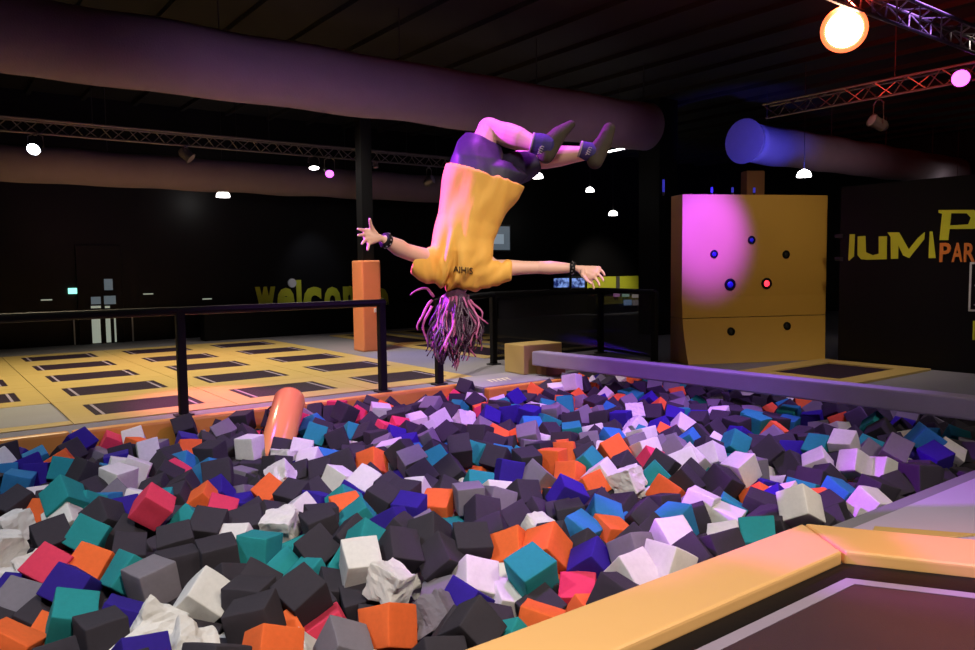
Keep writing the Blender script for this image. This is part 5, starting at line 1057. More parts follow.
 (6196, 5534, -272, 97, -24, 7, 3, 200, 198, 177, 0, 4), (269, 6684, -127, -41, 22, -78, -42, 201, 201, 191, 0, 0),
 (1179, 4244, -292, 72, -7, 7, 69, 194, 188, 199, 0, 0), (4857, 6336, -209, -47, 39, -68, -41, 177, 182, 201, 0, 2),
 (7521, 3852, -125, 31, -45, -32, 77, 185, 198, 187, 0, 4), (468, 6190, -155, 60, 79, -1, -13, 185, 180, 192, 4, 1),
 (2560, 3703, -143, -12, 38, -23, -89, 183, 196, 187, 0, 4), (6440, 3560, -134, 19, -37, -18, -89, 178, 194, 190, 0, 0),
 (-343, 5299, -257, -84, 41, -6, 34, 201, 195, 199, 0, 3), (-77, 4723, -261, -15, -47, -77, -41, 203, 203, 182, 0, 4),
 (34, 5079, -225, 27, 39, 76, 44, 189, 179, 187, 1, 0), (263, 4250, -311, 27, -24, -84, -40, 186, 200, 184, 5, 2),
 (717, 2744, -225, -42, -4, -89, -19, 194, 178, 189, 1, 2), (843, 4728, -279, 6, -79, -58, -19, 180, 203, 196, 0, 2),
 (834, 4949, -316, 32, 46, -39, -73, 181, 196, 190, 6, 2), (859, 6715, -272, -65, 55, -32, 41, 196, 186, 189, 0, 5),
 (1142, 2817, -290, -4, -53, 84, -9, 195, 183, 193, 2, 0), (1000, 6878, -256, -4, -80, 13, -59, 194, 178, 188, 0, 4),
 (1050, 7247, -234, 96, -16, -19, 14, 189, 201, 201, 2, 0), (1373, 3631, -290, -16, -54, 56, 61, 189, 202, 188, 4, 5),
 (1692, 2716, -294, -16, 40, 89, 15, 191, 198, 192, 0, 0), (1756, 3037, -296, 63, 52, -11, -57, 177, 200, 193, 0, 5),
 (1959, 3258, -331, -81, -13, -7, 56, 188, 194, 201, 0, 2), (1895, 7279, -297, 43, -57, -27, 65, 202, 200, 203, 1, 1),
 (1934, 7708, -325, 31, -31, -58, 69, 193, 197, 191, 6, 0), (2201, 3127, -309, -13, 23, 22, 94, 177, 181, 194, 0, 1),
 (2647, 4299, -268, 4, -17, 98, 7, 183, 182, 200, 0, 3), (3345, 7019, -244, -84, -2, 49, 24, 194, 183, 190, 0, 5),
 (3286, 7227, -236, 42, 54, -49, 54, 185, 186, 191, 1, 1), (3666, 4504, -273, 18, 51, -83, -12, 191, 187, 198, 4, 3),
 (3650, 7302, -254, 14, -72, -68, 6, 203, 191, 201, 0, 2), (4103, 2793, -249, -62, 5, 75, -22, 199, 188, 183, 3, 0),
 (4463, 3461, -264, -18, 37, 46, -79, 199, 198, 183, 0, 0), (4538, 6390, -242, 18, -66, -73, 1, 181, 179, 193, 5, 3),
 (4588, 4172, -254, -70, 41, -56, -16, 200, 182, 200, 1, 0), (4921, 3818, -247, 43, -58, -53, -44, 191, 202, 186, 0, 1),
 (5211, 3382, -285, 60, 50, -41, 46, 200, 178, 186, 4, 5), (5291, 3812, -251, 97, -22, 4, 8, 182, 194, 195, 4, 1),
 (5413, 4012, -252, 27, 71, -65, -4, 194, 188, 202, 0, 3), (5550, 3831, -246, -52, -51, 60, 33, 201, 193, 200, 3, 3),
 (6536, 7178, -223, -35, -65, 43, 51, 194, 194, 187, 2, 0), (6978, 2528, -266, -33, -24, 18, 89, 201, 177, 201, 0, 4),
 (7242, 2528, -300, -22, 1, -32, 92, 186, 202, 197, 2, 1), (-187, 3822, -101, 25, 84, -4, 47, 194, 178, 185, 0, 5),
 (-320, 4421, -134, -15, 26, -42, 85, 201, 180, 188, 0, 3), (-367, 4664, -128, 89, 8, 5, -44, 181, 182, 182, 3, 2),
 (-403, 5397, -68, -91, -34, 6, 21, 186, 190, 192, 0, 0), (-165, 7236, -97, -10, 96, 18, 18, 181, 186, 181, 0, 3),
 (-140, 4011, -149, -26, 47, -80, -27, 188, 185, 199, 0, 3), (-100, 4286, -132, 54, -61, 57, -10, 182, 201, 180, 0, 5),
 (86, 4418, -157, 90, -29, 31, 9, 189, 179, 180, 0, 3), (83, 4869, -227, 30, 58, 9, -75, 182, 190, 190, 0, 3),
 (-126, 4933, -244, -79, -21, 53, -23, 184, 190, 192, 0, 1), (-44, 5627, -102, -42, -58, 3, 69, 187, 187, 182, 6, 3),
 (107, 6566, -172, -55, 0, 46, 70, 179, 188, 185, 0, 0), (74, 6739, -107, 14, -90, -30, 27, 197, 180, 180, 0, 5),
 (148, 6938, -126, 8, -30, -92, 25, 186, 192, 203, 0, 2), (-175, 7549, -119, 65, 60, 21, -41, 186, 194, 180, 3, 2),
 (144, 2922, -68, 45, -42, -20, -76, 192, 178, 179, 0, 2), (367, 3893, -334, -41, 53, 9, -73, 202, 183, 202, 2, 2),
 (58, 4143, -195, 18, 54, -78, -27, 192, 201, 192, 0, 4), (161, 4668, -242, 72, -50, -48, -6, 202, 198, 184, 1, 3),
 (281, 6105, -110, 67, -8, 73, -10, 183, 192, 179, 0, 1), (245, 7145, -109, -88, 15, -22, 39, 183, 198, 197, 0, 0),
 (421, 2534, -33, 54, -22, -77, -28, 194, 178, 183, 0, 1), (309, 2716, -130, -19, 75, 54, 33, 198, 180, 188, 0, 2),
 (394, 7558, -31, 38, 39, 61, 57, 197, 178, 188, 0, 2), (353, 7860, -96, 54, -60, -33, 49, 198, 182, 188, 2, 9),
 (601, 2657, -70, -72, -38, -14, -57, 180, 188, 178, 0, 4), (1030, 3002, -280, 12, -79, -28, -52, 199, 198, 198, 2, 1),
 (1094, 6431, -179, -15, -28, 54, -78, 199, 194, 182, 3, 0), (1266, 2994, -279, -70, 34, 38, -50, 178, 186, 191, 0, 1),
 (1590, 6065, -225, 89, -26, -21, 31, 203, 196, 178, 1, 4), (1728, 5283, -323, 10, -9, 99, 3, 177, 182, 195, 3, 3),
 (1841, 2873, -308, 10, 18, -92, -33, 201, 190, 194, 4, 4), (2072, 7841, -281, -3, 28, -92, 29, 193, 183, 184, 0, 1),
 (2296, 5564, -293, 97, 15, -13, -10, 183, 200, 200, 0, 5), (2403, 7107, -184, -30, -81, -5, 51, 183, 194, 198, 0, 0),
 (2887, 2742, -233, -66, -13, 67, 30, 195, 192, 179, 0, 1), (2809, 3526, -205, 42, -22, -67, 57, 188, 203, 194, 0, 0),
 (2971, 3875, -296, 4, -98, 7, -18, 179, 195, 184, 0, 4), (3264, 3042, -220, -91, -19, -35, 12, 202, 189, 197, 0, 1),
 (3173, 3793, -293, 74, -10, -42, 51, 179, 199, 196, 6, 3), (3411, 5745, -137, 73, 51, -8, -45, 197, 202, 180, 0, 3),
 (3174, 6438, -260, -52, 83, 18, -6, 194, 191, 181, 0, 1), (3847, 5508, -136, 56, 23, 17, 77, 192, 197, 197, 0, 0),
 (3823, 4679, -243, -64, 3, -1, 76, 196, 193, 195, 0, 0), (4296, 2947, -257, -59, -16, 6, -79, 178, 200, 188, 4, 3),
 (4151, 4797, -147, 17, 12, -61, -76, 180, 185, 179, 0, 3), (4260, 6050, -232, 38, 72, -44, 38, 179, 179, 181, 0, 2),
 (4749, 2528, -322, -80, -17, -57, 9, 179, 187, 187, 0, 3), (4659, 3556, -235, -17, -77, 39, -47, 186, 186, 177, 0, 0),
 (5131, 7313, -299, 63, -69, 26, 25, 185, 203, 195, 4, 5), (5289, 3586, -276, 54, 53, -50, -42, 199, 190, 196, 0, 5),
 (6019, 5492, -219, -35, 51, 41, -67, 190, 182, 178, 3, 0), (7077, 7432, -98, -90, -23, 12, 35, 182, 187, 189, 0, 1),
 (7412, 2522, -153, 35, -61, -56, 42, 200, 177, 186, 0, 3), (7642, 2764, -288, -37, -66, 44, -47, 185, 185, 183, 3, 0),
 (7909, 2900, -128, 34, -51, -50, -61, 194, 193, 203, 0, 3), (7926, 2536, -123, 46, -6, -71, 53, 183, 183, 179, 0, 3),
 (8378, 4031, -76, 44, 83, 21, -26, 198, 199, 179, 4, 0), (8405, 5039, -130, 2, -24, -56, -80, 197, 198, 182, 0, 1),
 (8422, 6387, -46, -61, 8, 11, -78, 189, 189, 180, 0, 1), (-534, 4254, -87, -54, 58, -53, 31, 199, 186, 196, 0, 0),
 (-298, 5643, -67, -44, -69, 37, 45, 177, 177, 191, 0, 3), (-153, 3191, -104, -25, -45, 27, -81, 192, 198, 183, 4, 3),
 (-278, 4938, -124, -35, -42, 6, -83, 198, 178, 190, 3, 1), (-231, 5384, -102, -96, -15, -3, 22, 186, 185, 186, 0, 1),
 (-361, 6347, -71, 69, 57, 38, 25, 186, 186, 177, 0, 2), (-191, 6789, -120, -49, 42, 37, -67, 188, 184, 177, 0, 4),
 (-268, 7430, -62, 32, 60, -54, -49, 197, 186, 202, 0, 0), (-68, 2975, -78, -68, -22, 67, -20, 185, 188, 197, 0, 2),
 (130, 3187, -35, 97, 5, 2, 25, 186, 191, 195, 0, 0), (-64, 3390, -76, 51, 16, 59, 60, 180, 190, 187, 5, 4),
 (88, 3666, -140, -30, 41, 85, 12, 189, 197, 191, 0, 0), (-166, 4492, -167, 75, -8, 30, -58, 180, 197, 201, 3, 5),
 (35, 4649, -123, -84, 26, -22, 41, 202, 180, 187, 0, 2), (116, 4990, -81, -11, -16, 68, -71, 188, 187, 194, 0, 2),
 (82, 5208, -72, -58, -60, -51, -21, 178, 202, 184, 0, 3), (97, 5504, -103, 61, -3, 49, -63, 178, 198, 189, 0, 2),
 (-109, 5926, -122, 79, -58, -7, 16, 178, 200, 191, 0, 3), (-127, 6151, -137, -78, 1, -22, 59, 193, 202, 184, 0, 1),
 (-118, 6572, -70, 39, -16, -60, -68, 178, 199, 184, 0, 4), (-84, 7058, -159, 75, 16, 27, 58, 180, 197, 195, 0, 2),
 (49, 7236, -104, -18, 36, -48, -78, 186, 187, 189, 4, 0), (-266, 7807, -89, -12, 72, -14, -67, 185, 192, 185, 5, 2),
 (386, 3283, -116, 18, 55, 9, 81, 178, 197, 198, 0, 5), (288, 5875, -103, 22, 32, -92, -3, 202, 196, 179, 0, 2),
 (256, 6330, -151, 84, -5, -47, -24, 200, 180, 189, 5, 2), (251, 7347, -61, 5, 22, -63, -74, 195, 191, 200, 0, 0),
 (117, 7529, -64, 77, 48, 21, -36, 197, 191, 193, 0, 0), (646, 2893, -115, -4, 37, 30, -88, 177, 199, 192, 0, 5),
 (824, 2931, -258, -22, -87, 44, 1, 186, 191, 189, 0, 3), (1252, 2690, -182, -80, 5, -12, -58, 179, 181, 196, 1, 0),
 (1234, 6309, -250, -33, -12, -7, -93, 200, 187, 196, 0, 4), (2506, 4695, -178, 23, 12, -33, 91, 193, 195, 189, 0, 4),
 (2602, 4088, -283, -4, 68, -73, 6, 202, 177, 178, 3, 0), (3725, 4072, -174, -73, -59, 1, 36, 182, 188, 197, 0, 0),
 (3954, 2950, -236, -61, 9, 0, -78, 188, 177, 196, 3, 0), (5067, 7107, -309, -61, -35, 45, -54, 195, 188, 188, 0, 5),
 (5957, 3873, -162, -91, -28, -31, 0, 178, 200, 187, 0, 0), (7094, 2584, -161, -21, 92, -31, -10, 198, 179, 186, 3, 0),
 (7766, 2730, -120, 31, -60, -35, -65, 188, 199, 186, 0, 1), (7784, 4638, -207, 75, 44, -48, 12, 193, 186, 177, 4, 4),
 (8033, 2726, -152, -39, -27, 3, 88, 198, 196, 180, 5, 0), (8036, 6017, -65, -12, -16, 71, -68, 193, 195, 191, 0, 3),
 (8014, 6256, -72, 66, 19, 51, -51, 185, 200, 183, 1, 0), (8195, 6525, -38, 44, 83, -23, 27, 202, 179, 198, 5, 1),
 (8392, 5524, -146, 16, 77, 38, 49, 189, 186, 190, 2, 2), (8378, 7683, -52, 30, 57, 75, 16, 193, 186, 194, 2, 3),
 (-421, 4012, -101, 56, 81, -14, 3, 190, 198, 188, 4, 2), (-172, 3577, -79, 28, -82, 31, 39, 183, 194, 195, 5, 3),
 (-314, 4252, -81, -47, 75, -20, 42, 195, 200, 191, 2, 5), (-456, 5123, -169, -50, 37, -76, -22, 199, 198, 191, 6, 0),
 (-300, 5856, -25, -28, -15, -64, 70, 179, 200, 182, 0, 3), (-319, 7040, -99, -77, 47, 21, -39, 190, 184, 193, 0, 2),
 (-110, 5063, -55, -30, 19, 47, -81, 203, 194, 181, 1, 4), (37, 6391, -95, 16, -86, -41, 27, 196, 194, 177, 0, 5),
 (396, 2881, -40, 24, -28, -22, -90, 200, 181, 182, 0, 3), (331, 3069, -39, 98, -2, -2, 22, 180, 188, 200, 0, 0),
 (91, 5751, -123, 94, 18, 23, 17, 178, 203, 180, 5, 2), (935, 2746, -263, 3, 9, -99, 14, 192, 178, 188, 0, 1),
 (1528, 3800, -265, -40, -44, -78, -20, 187, 192, 189, 0, 3), (1654, 7110, -292, -75, -4, 9, -65, 190, 185, 184, 4, 0),
 (4969, 7507, -188, 100, -5, 0, 6, 202, 182, 189, 0, 4), (8129, 2923, -144, -41, 11, -70, 58, 185, 202, 199, 6, 3),
 (8374, 4734, 25, -71, -37, -57, 18, 190, 188, 195, 0, 4), (8180, 5177, -110, -51, -41, 71, -24, 185, 200, 192, 0, 2),]
LABEL_TEXT = """
charcoal foam cube front left of pit, orange in front
orange foam cube front centre of pit, white behind
mid grey foam cube front far left of pit, teal at left
charcoal foam cube front left of pit, charcoal at left, orange at right
torn white foam cube front centre of pit, white at right
teal foam cube front centre of pit, white at left
charcoal foam cube front far left of pit, white at right
charcoal foam cube touching apricot edge pad, charcoal at left, navy behind
white foam cube front left of pit, white at left
teal foam cube front far left of pit, navy behind
mid grey foam cube front left of pit
white foam cube front left of pit, teal at left
white foam cube touching apricot edge pad, navy at left
pink foam cube front far left of pit, teal at right
charcoal foam cube front centre of pit, charcoal at right, mid grey in front
charcoal foam cube front centre of pit, third charcoal from left there
white foam cube front centre of pit, charcoal at left
orange foam cube front left of pit, white at right
torn mid grey foam cube front centre of pit
orange foam cube front centre of pit, orange at left
torn white foam cube front left of pit, white behind
navy foam cube front far left of pit, pink at left
white foam cube at edge of lilac mat, charcoal at left
teal foam cube middle far left of pit, teal at right
torn white foam cube front far left of pit, navy at left
teal foam cube front left of pit, white at left
navy foam cube front right of pit
charcoal foam cube front centre of pit, eighth charcoal from left there
charcoal foam cube front left of pit, teal at right, white behind
torn white foam cube front left of pit, charcoal at left
orange foam cube front far left of pit, orange at right
charcoal foam cube front left of pit, teal in front
pink foam cube front far left of pit, pink at right
orange foam cube front far left of pit, pink at left
charcoal foam cube at edge of lilac mat, charcoal at right, charcoal behind, charcoal in front
teal foam cube front far left of pit, white at left
charcoal foam cube front far left of pit, white behind
charcoal foam cube front left of pit, white at left, teal at right
charcoal foam cube front left of pit, charcoal at left, charcoal behind, white in front
mid grey foam cube front far left of pit, navy at right
white foam cube touching apricot edge pad, white at right
charcoal foam cube front left of pit, pink behind
torn white foam cube middle right of pit, white at left
white foam cube middle far right of pit, mid grey at right
torn white foam cube front far left of pit, pink at right, white in front
navy foam cube front far left of pit, white at left
charcoal foam cube front left of pit, charcoal at right, teal behind, charcoal in front
charcoal foam cube middle right of pit, number 18 from left there
pink foam cube touching apricot edge pad
white foam cube touching apricot edge pad, charcoal at right
teal foam cube front far left of pit, orange at left, charcoal behind
orange foam cube front centre of pit, white at right
white foam cube middle right of pit, charcoal at left, teal behind
charcoal foam cube front far left of pit, blue behind
charcoal foam cube front left of pit, teal at left, charcoal at right
navy foam cube middle right of pit, orange behind
white foam cube front right of pit, charcoal at right
mid grey foam cube front right of pit
charcoal foam cube front centre of pit, teal at right
charcoal foam cube middle centre of pit, teal at left, navy in front
white foam cube beside leaning orange roll, charcoal at left
charcoal foam cube front centre of pit, mid grey at left, mid grey at right
navy foam cube middle far right of pit, navy at left, blue behind
white foam cube middle far left of pit, white at right
charcoal foam cube front left of pit, mid grey in front
mid grey foam cube middle far right of pit, mid grey at left
charcoal foam cube front far left of pit, orange at left, charcoal behind
charcoal foam cube middle far left of pit, charcoal at right, blue behind
mid grey foam cube middle centre of pit, teal behind
orange foam cube front centre of pit, mid grey at left
charcoal foam cube front far left of pit, charcoal at left, teal at right
teal foam cube touching apricot edge pad, white at left
blue foam cube front right of pit, blue at right
blue foam cube front right of pit, white in front
charcoal foam cube middle centre of pit, teal at right
charcoal foam cube front centre of pit, orange at left
navy foam cube front centre of pit, navy at left
torn white foam cube front far left of pit, orange at right
charcoal foam cube middle left of pit, orange at left, white at right
charcoal foam cube middle left of pit, blue at left, navy in front
navy foam cube front far left of pit, charcoal at left
navy foam cube front centre of pit, mid grey at left
white foam cube middle far right of pit, charcoal at left, charcoal at right
blue foam cube middle far left of pit, blue behind
blue foam cube front right of pit, blue at left
charcoal foam cube touching apricot edge pad, teal at right
navy foam cube middle centre of pit, teal at left
charcoal foam cube middle far right of pit, mid grey behind
mid grey foam cube middle centre of pit, navy behind
charcoal foam cube middle centre of pit, teal at left, orange at right
orange foam cube front right of pit
teal foam cube middle right of pit, navy behind
charcoal foam cube middle far left of pit, teal at left, charcoal at right
charcoal foam cube touching apricot edge pad, orange at left
charcoal foam cube middle left of pit, orange at left, charcoal at right
charcoal foam cube front left of pit, pink at left, charcoal at right
white foam cube middle centre of pit, charcoal at left, charcoal in front
charcoal foam cube front right of pit, charcoal at left, white behind
teal foam cube front centre of pit, navy at right
charcoal foam cube middle centre of pit, mid grey at left, mid grey behind
white foam cube touching apricot edge pad, white at left, orange at right
charcoal foam cube touching apricot edge pad, teal behind
charcoal foam cube middle right of pit, orange at left, charcoal at right
charcoal foam cube middle right of pit, teal at left
charcoal foam cube middle centre of pit, teal at left, blue at right
mid grey foam cube middle centre of pit, orange behind
orange foam cube middle centre of pit, charcoal at left, mid grey at right
charcoal foam cube touching apricot edge pad, white at left, charcoal behind
charcoal foam cube front left of pit, teal at right, teal behind, charcoal in front
orange foam cube middle left of pit, charcoal behind
white foam cube front right of pit, teal at right
charcoal foam cube at edge of lilac mat, white in front
white foam cube middle right of pit, blue at left
blue foam cube just under the balance beam, white at left
orange foam cube touching apricot edge pad, teal at left, charcoal at right
teal foam cube front left of pit, orange at left
white foam cube middle left of pit, teal in front
orange foam cube middle right of pit, mid grey at right
orange foam cube middle left of pit, navy at right
orange foam cube middle right of pit, teal at right
charcoal foam cube middle far right of pit, navy behind
white foam cube middle right of pit, white at left, teal at right
orange foam cube middle centre of pit, orange at right
teal foam cube front left of pit, teal behind
charcoal foam cube front far left of pit, navy behind
white foam cube middle far right of pit, teal behind
charcoal foam cube back left of pit, pink at right
charcoal foam cube at edge of lilac mat, orange at left
charcoal foam cube front far left of pit, orange behind
charcoal foam cube front left of pit, fifth charcoal from left there
charcoal foam cube middle far right of pit, teal in front
charcoal foam cube front centre of pit, white at right
charcoal foam cube at edge of lilac mat, charcoal at left, navy behind
orange foam cube middle right of pit, teal behind
pink foam cube front left of pit, mid grey at right
charcoal foam cube middle right of pit, pink at left
charcoal foam cube front left of pit, teal at left, teal behind
orange foam cube middle right of pit, white at right
torn white foam cube middle left of pit
blue foam cube middle far right of pit
teal foam cube middle far left of pit, navy at left
charcoal foam cube front right of pit, navy behind
mid grey foam cube middle centre of pit, orange at left
charcoal foam cube middle centre of pit, mid grey behind, mid grey in front
mid grey foam cube middle centre of pit, charcoal at left, white behind
white foam cube middle far left of pit, charcoal at left
charcoal foam cube middle far left of pit, orange at left
charcoal foam cube just under the balance beam, teal at left, charcoal at right, charcoal behind
charcoal foam cube middle left of pit, charcoal at left, blue in front
charcoal foam cube front left of pit, charcoal at left, charcoal behind, charcoal in front
charcoal foam cube middle centre of pit, mid grey at left, teal behind
charcoal foam cube back left of pit, navy in front
charcoal foam cube middle left of pit, blue at left, white in front
teal foam cube middle far right of pit, charcoal at left, white in front
charcoal foam cube front centre of pit, charcoal at right, orange in front
torn white foam cube front centre of pit, charcoal at left
charcoal foam cube middle centre of pit, white at left, mid grey at right
charcoal foam cube front right of pit, blue at left
white foam cube middle far right of pit, navy at right
pink foam cube front left of pit, navy at right
navy foam cube front centre of pit, teal at left
teal foam cube beside leaning orange roll
charcoal foam cube middle left of pit, charcoal at left, white at right, white behind
navy foam cube middle far left of pit, pink at right
charcoal foam cube front left of pit, teal at right, white in front
white foam cube middle far left of pit, white at left
charcoal foam cube middle centre of pit, charcoal at left, navy behind
white foam cube front far left of pit, orange at left
charcoal foam cube beside leaning orange roll, mid grey at left
white foam cube touching apricot edge pad, teal at right
navy foam cube middle far left of pit, teal at right
charcoal foam cube middle right of pit, blue at left, white behind
charcoal foam cube middle far left of pit, pink at right
teal foam cube just under the balance beam, teal at left
mid grey foam cube middle right of pit, mid grey behind
charcoal foam cube middle left of pit, teal at left, orange at right
white foam cube at edge of lilac mat, navy at left
navy foam cube middle left of pit, orange at left
orange foam cube middle left of pit, teal at right
white foam cube back right of pit, white at left
teal foam cube front left of pit, teal at left, teal at right
white foam cube middle right of pit, white behind
charcoal foam cube middle centre of pit, white at left, white behind
charcoal foam cube just under the balance beam, charcoal at left, charcoal behind, navy in front
teal foam cube middle right of pit, white at left, charcoal behind
mid grey foam cube middle left of pit, leftmost mid grey there
teal foam cube middle right of pit, orange at left
charcoal foam cube middle centre of pit, number 21 from left there
charcoal foam cube middle far left of pit, white at left, charcoal at right
torn white foam cube back centre of pit
white foam cube middle right of pit, mid grey behind
charcoal foam cube middle far left of pit, mid grey at right
charcoal foam cube middle right of pit, pink at right
white foam cube front left of pit, charcoal at left
teal foam cube middle centre of pit, white at right
white foam cube middle left of pit, white at left
pink foam cube middle far left of pit
charcoal foam cube middle left of pit, pink behind
mid grey foam cube just under the balance beam, white at left
white foam cube middle right of pit, orange behind
charcoal foam cube front right of pit, orange at right
white foam cube back right of pit, navy at right
charcoal foam cube middle far left of pit, pink in front
charcoal foam cube just under the balance beam, charcoal at left, orange behind
teal foam cube just under the balance beam, rightmost teal there
teal foam cube middle centre of pit, mid grey at left
charcoal foam cube at edge of lilac mat, fourteenth charcoal from left there
charcoal foam cube middle right of pit, white at left, charcoal at right
navy foam cube back centre of pit, charcoal in front
charcoal foam cube back right of pit, seventh charcoal from left there
charcoal foam cube beside leaning orange roll, charcoal at left, white at right
teal foam cube front left of pit, charcoal at left, charcoal at right
charcoal foam cube middle left of pit, white at left, white at right
teal foam cube middle centre of pit, orange in front
mid grey foam cube back centre of pit, charcoal at right
charcoal foam cube just under the balance beam, mid grey at left, charcoal at right
navy foam cube just under the balance beam, blue at left
navy foam cube back centre of pit, mid grey at left
navy foam cube back centre of pit, teal at right
charcoal foam cube front centre of pit, navy at left
charcoal foam cube front centre of pit, charcoal at left, white in front
mid grey foam cube middle far right of pit, charcoal at right
charcoal foam cube middle centre of pit, teal at left, charcoal at right, charcoal in front
navy foam cube back right of pit, blue at left
white foam cube middle left of pit, charcoal at left, charcoal in front
torn white foam cube front far left of pit, white at left
charcoal foam cube touching apricot edge pad, orange at right
charcoal foam cube middle centre of pit, pink behind
charcoal foam cube middle left of pit, white at left, white behind
charcoal foam cube middle right of pit, charcoal at left, charcoal behind
charcoal foam cube middle right of pit, orange in front
blue foam cube middle left of pit, pink at left
charcoal foam cube back centre of pit, pink at left, white in front
charcoal foam cube middle far right of pit, blue in front
teal foam cube just under the balance beam, orange at right
mid grey foam cube front centre of pit, white at left
charcoal foam cube beside leaning orange roll, white at left
mid grey foam cube back centre of pit, mid grey at right
charcoal foam cube just under the balance beam, teal at left, navy behind
orange foam cube front far left of pit, white at left
orange foam cube front far left of pit, orange at left
charcoal foam cube touching apricot edge pad, charcoal at left, white at right
mid grey foam cube middle far left of pit, white at right
orange foam cube front left of pit, pink at right
white foam cube back centre of pit, leftmost white there
mid grey foam cube middle centre of pit, navy at left, charcoal at right
navy foam cube middle far left of pit, charcoal at left, navy behind
orange foam cube middle right of pit, orange at left, charcoal at right
torn white foam cube back right of pit, teal at right
navy foam cube beside grey platform
white foam cube back centre of pit, mid grey behind
charcoal foam cube at edge of lilac mat, mid grey behind
navy foam cube front far left of pit, blue at left
blue foam cube middle right of pit, white at right
white foam cube beside leaning orange roll, white at left
white foam cube middle far left of pit, pink at left
torn white foam cube just under the balance beam
charcoal foam cube middle far left of pit, navy at right, white in front
white foam cube middle right of pit, white at left, white at right
charcoal foam cube middle centre of pit, mid grey at right, charcoal behind
white foam cube back centre of pit, charcoal at left, charcoal at right, charcoal behind
teal foam cube back right of pit
white foam cube middle right of pit, navy at right
charcoal foam cube middle centre of pit, blue at left, charcoal at right
charcoal foam cube back right of pit, mid grey at right
charcoal foam cube middle centre of pit, charcoal at left, blue at right
charcoal foam cube back right of pit, blue at right
blue foam cube middle right of pit, charcoal at right
orange foam cube middle left of pit, navy behind
teal foam cube just under the balance beam, teal in front
pink foam cube middle right of pit
blue foam cube middle far left of pit, navy at left
charcoal foam cube at edge of lilac mat, seventh charcoal from left there
teal foam cube middle right of pit, charcoal at left
charcoal foam cube back centre of pit, teal at left
charcoal foam cube middle far left of pit, pink at left
navy foam cube middle far right of pit, charcoal at left
white foam cube middle far left of pit, navy at right
mid grey foam cube middle far left of pit, pink at right
mid grey foam cube middle far right of pit, white at right
charcoal foam cube just under the balance beam, blue behind
torn white foam cube beside leaning orange roll
white foam cube front left of pit, orange at left
charcoal foam cube at edge of lilac mat, third charcoal from left there
charcoal foam cube front right of pit, white in front
navy foam cube just under the balance beam, orange at left
blue foam cube middle left of pit, blue at left
charcoal foam cube middle right of pit, thirteenth charcoal from left there
navy foam cube middle left of pit, pink at left
mid grey foam cube middle right of pit, white at right
charcoal foam cube front right of pit, orange at left
charcoal foam cube just under the balance beam, blue at right, teal behind
charcoal foam cube back right of pit, charcoal at right, charcoal behind
charcoal foam cube front left of pit, navy behind
teal foam cube middle left of pit, navy at right
blue foam cube beside leaning orange roll
mid grey foam cube middle right of pit, charcoal at left
mid grey foam cube middle left of pit, charcoal at left, charcoal behind
charcoal foam cube back left of pit, blue in front
charcoal foam cube just under the balance beam, charcoal at left, charcoal at right, white behind
"""
# ---------------------------------------------------------------- foam cubes
PAL = {'C': (.042, .036, .046), 'G': (.20, .18, .21), 'W': (.72, .70, .66), 'T': (.02, .26, .27), 'B': (.03, .20, .42), 'N': (.030, .014, .24), 'O': (.85, .15, .035), 'P': (.72, .05, .11)}
def foam(name, col):
    m = mat(name, col, .92, .35, 130, .10, 9, spec=.25); return m
CM = {k: foam('foam_'+k.lower(), v) for k, v in PAL.items()}
CM['D'] = foam('foam_d', (.035, .032, .040))
def cube_mesh(seed, torn):
    rg = random.Random(seed); bm = bmesh.new(); bmesh.ops.create_cube(bm, size=1)
    for v in bm.verts: v.co += Vector((rg.uniform(-.03, .03), rg.uniform(-.03, .03), rg.uniform(-.03, .03)))
    bmesh.ops.subdivide_edges(bm, edges=bm.edges, cuts=7 if torn else 3, use_grid_fill=True)
    es = [e for e in bm.edges if len(e.link_faces) == 2 and e.calc_face_angle(0) > .8]
    bmesh.ops.bevel(bm, geom=es, offset=.035, segments=2, affect='EDGES', profile=.6)
    off = Vector((seed*3.1, seed*1.7, 0))
    for v in bm.verts:
        n_ = noise.noise_vector(v.co*1.3+off); v.co += n_*.03
        if torn:
            c = v.co.normalized()
            big = max(0, noise.noise(v.co*2.1+off*2)+.02)
            v.co *= 1-big*.36
            v.co += noise.noise_vector(v.co*9+off)*.035
    bmesh.ops.recalc_face_normals(bm, faces=bm.faces)
    me = bpy.data.meshes.new('foam_cube'); bm.to_mesh(me); bm.free()
    for p in me.polygons: p.use_smooth = not torn
    me.materials.append(CM['C']); return me
VAR = [cube_mesh(i, False) for i in range(6)]+[cube_mesh(20+i, True) for i in range(5)]
LABELS = LABEL_TEXT.strip().split('\n')
N1 = len(LABELS)
rest = bmesh.new(); rest_mats = list(CM); slot = {k: i for i, k in enumerate(rest_mats)}
for i, (x, y, z, qw, qx, qy, qz, sx, sy, sz, cc, vv) in enumerate(CUBES):
    q = Quaternion((qw, qx, qy, qz)).normalized(); S3 = Vector((sx, sy, sz))*.001
    me = VAR[vv]; key = 'CGWTNOBP'[cc]
    if i < N1:
        o = bpy.data.objects.new('foam_cube', me); C.objects.link(o)
        o.location = (x/1000, y/1000, z/1000); o.rotation_mode = 'QUATERNION'; o.rotation_quaternion = q; o.scale = S3
        o.material_slots[0].link = 'OBJECT'; o.material_slots[0].material = CM[key]
        tag(o, LABELS[i], 'foam cube', 'foam cubes filling the pit')
    else:
        Mx = Matrix.Translation((x/1000, y/1000, z/1000)) @ q.to_matrix().to_4x4() @ Matrix.Diagonal((*S3, 1))
        n0 = len(rest.verts); f0 = len(rest.faces); rest.from_mesh(VAR[vv]); rest.verts.ensure_lookup_table(); rest.faces.ensure_lookup_table()
        for v in rest.verts[n0:]: v.co = Mx @ v.co
        for f in rest.faces[f0:]: f.material_index = slot[key]
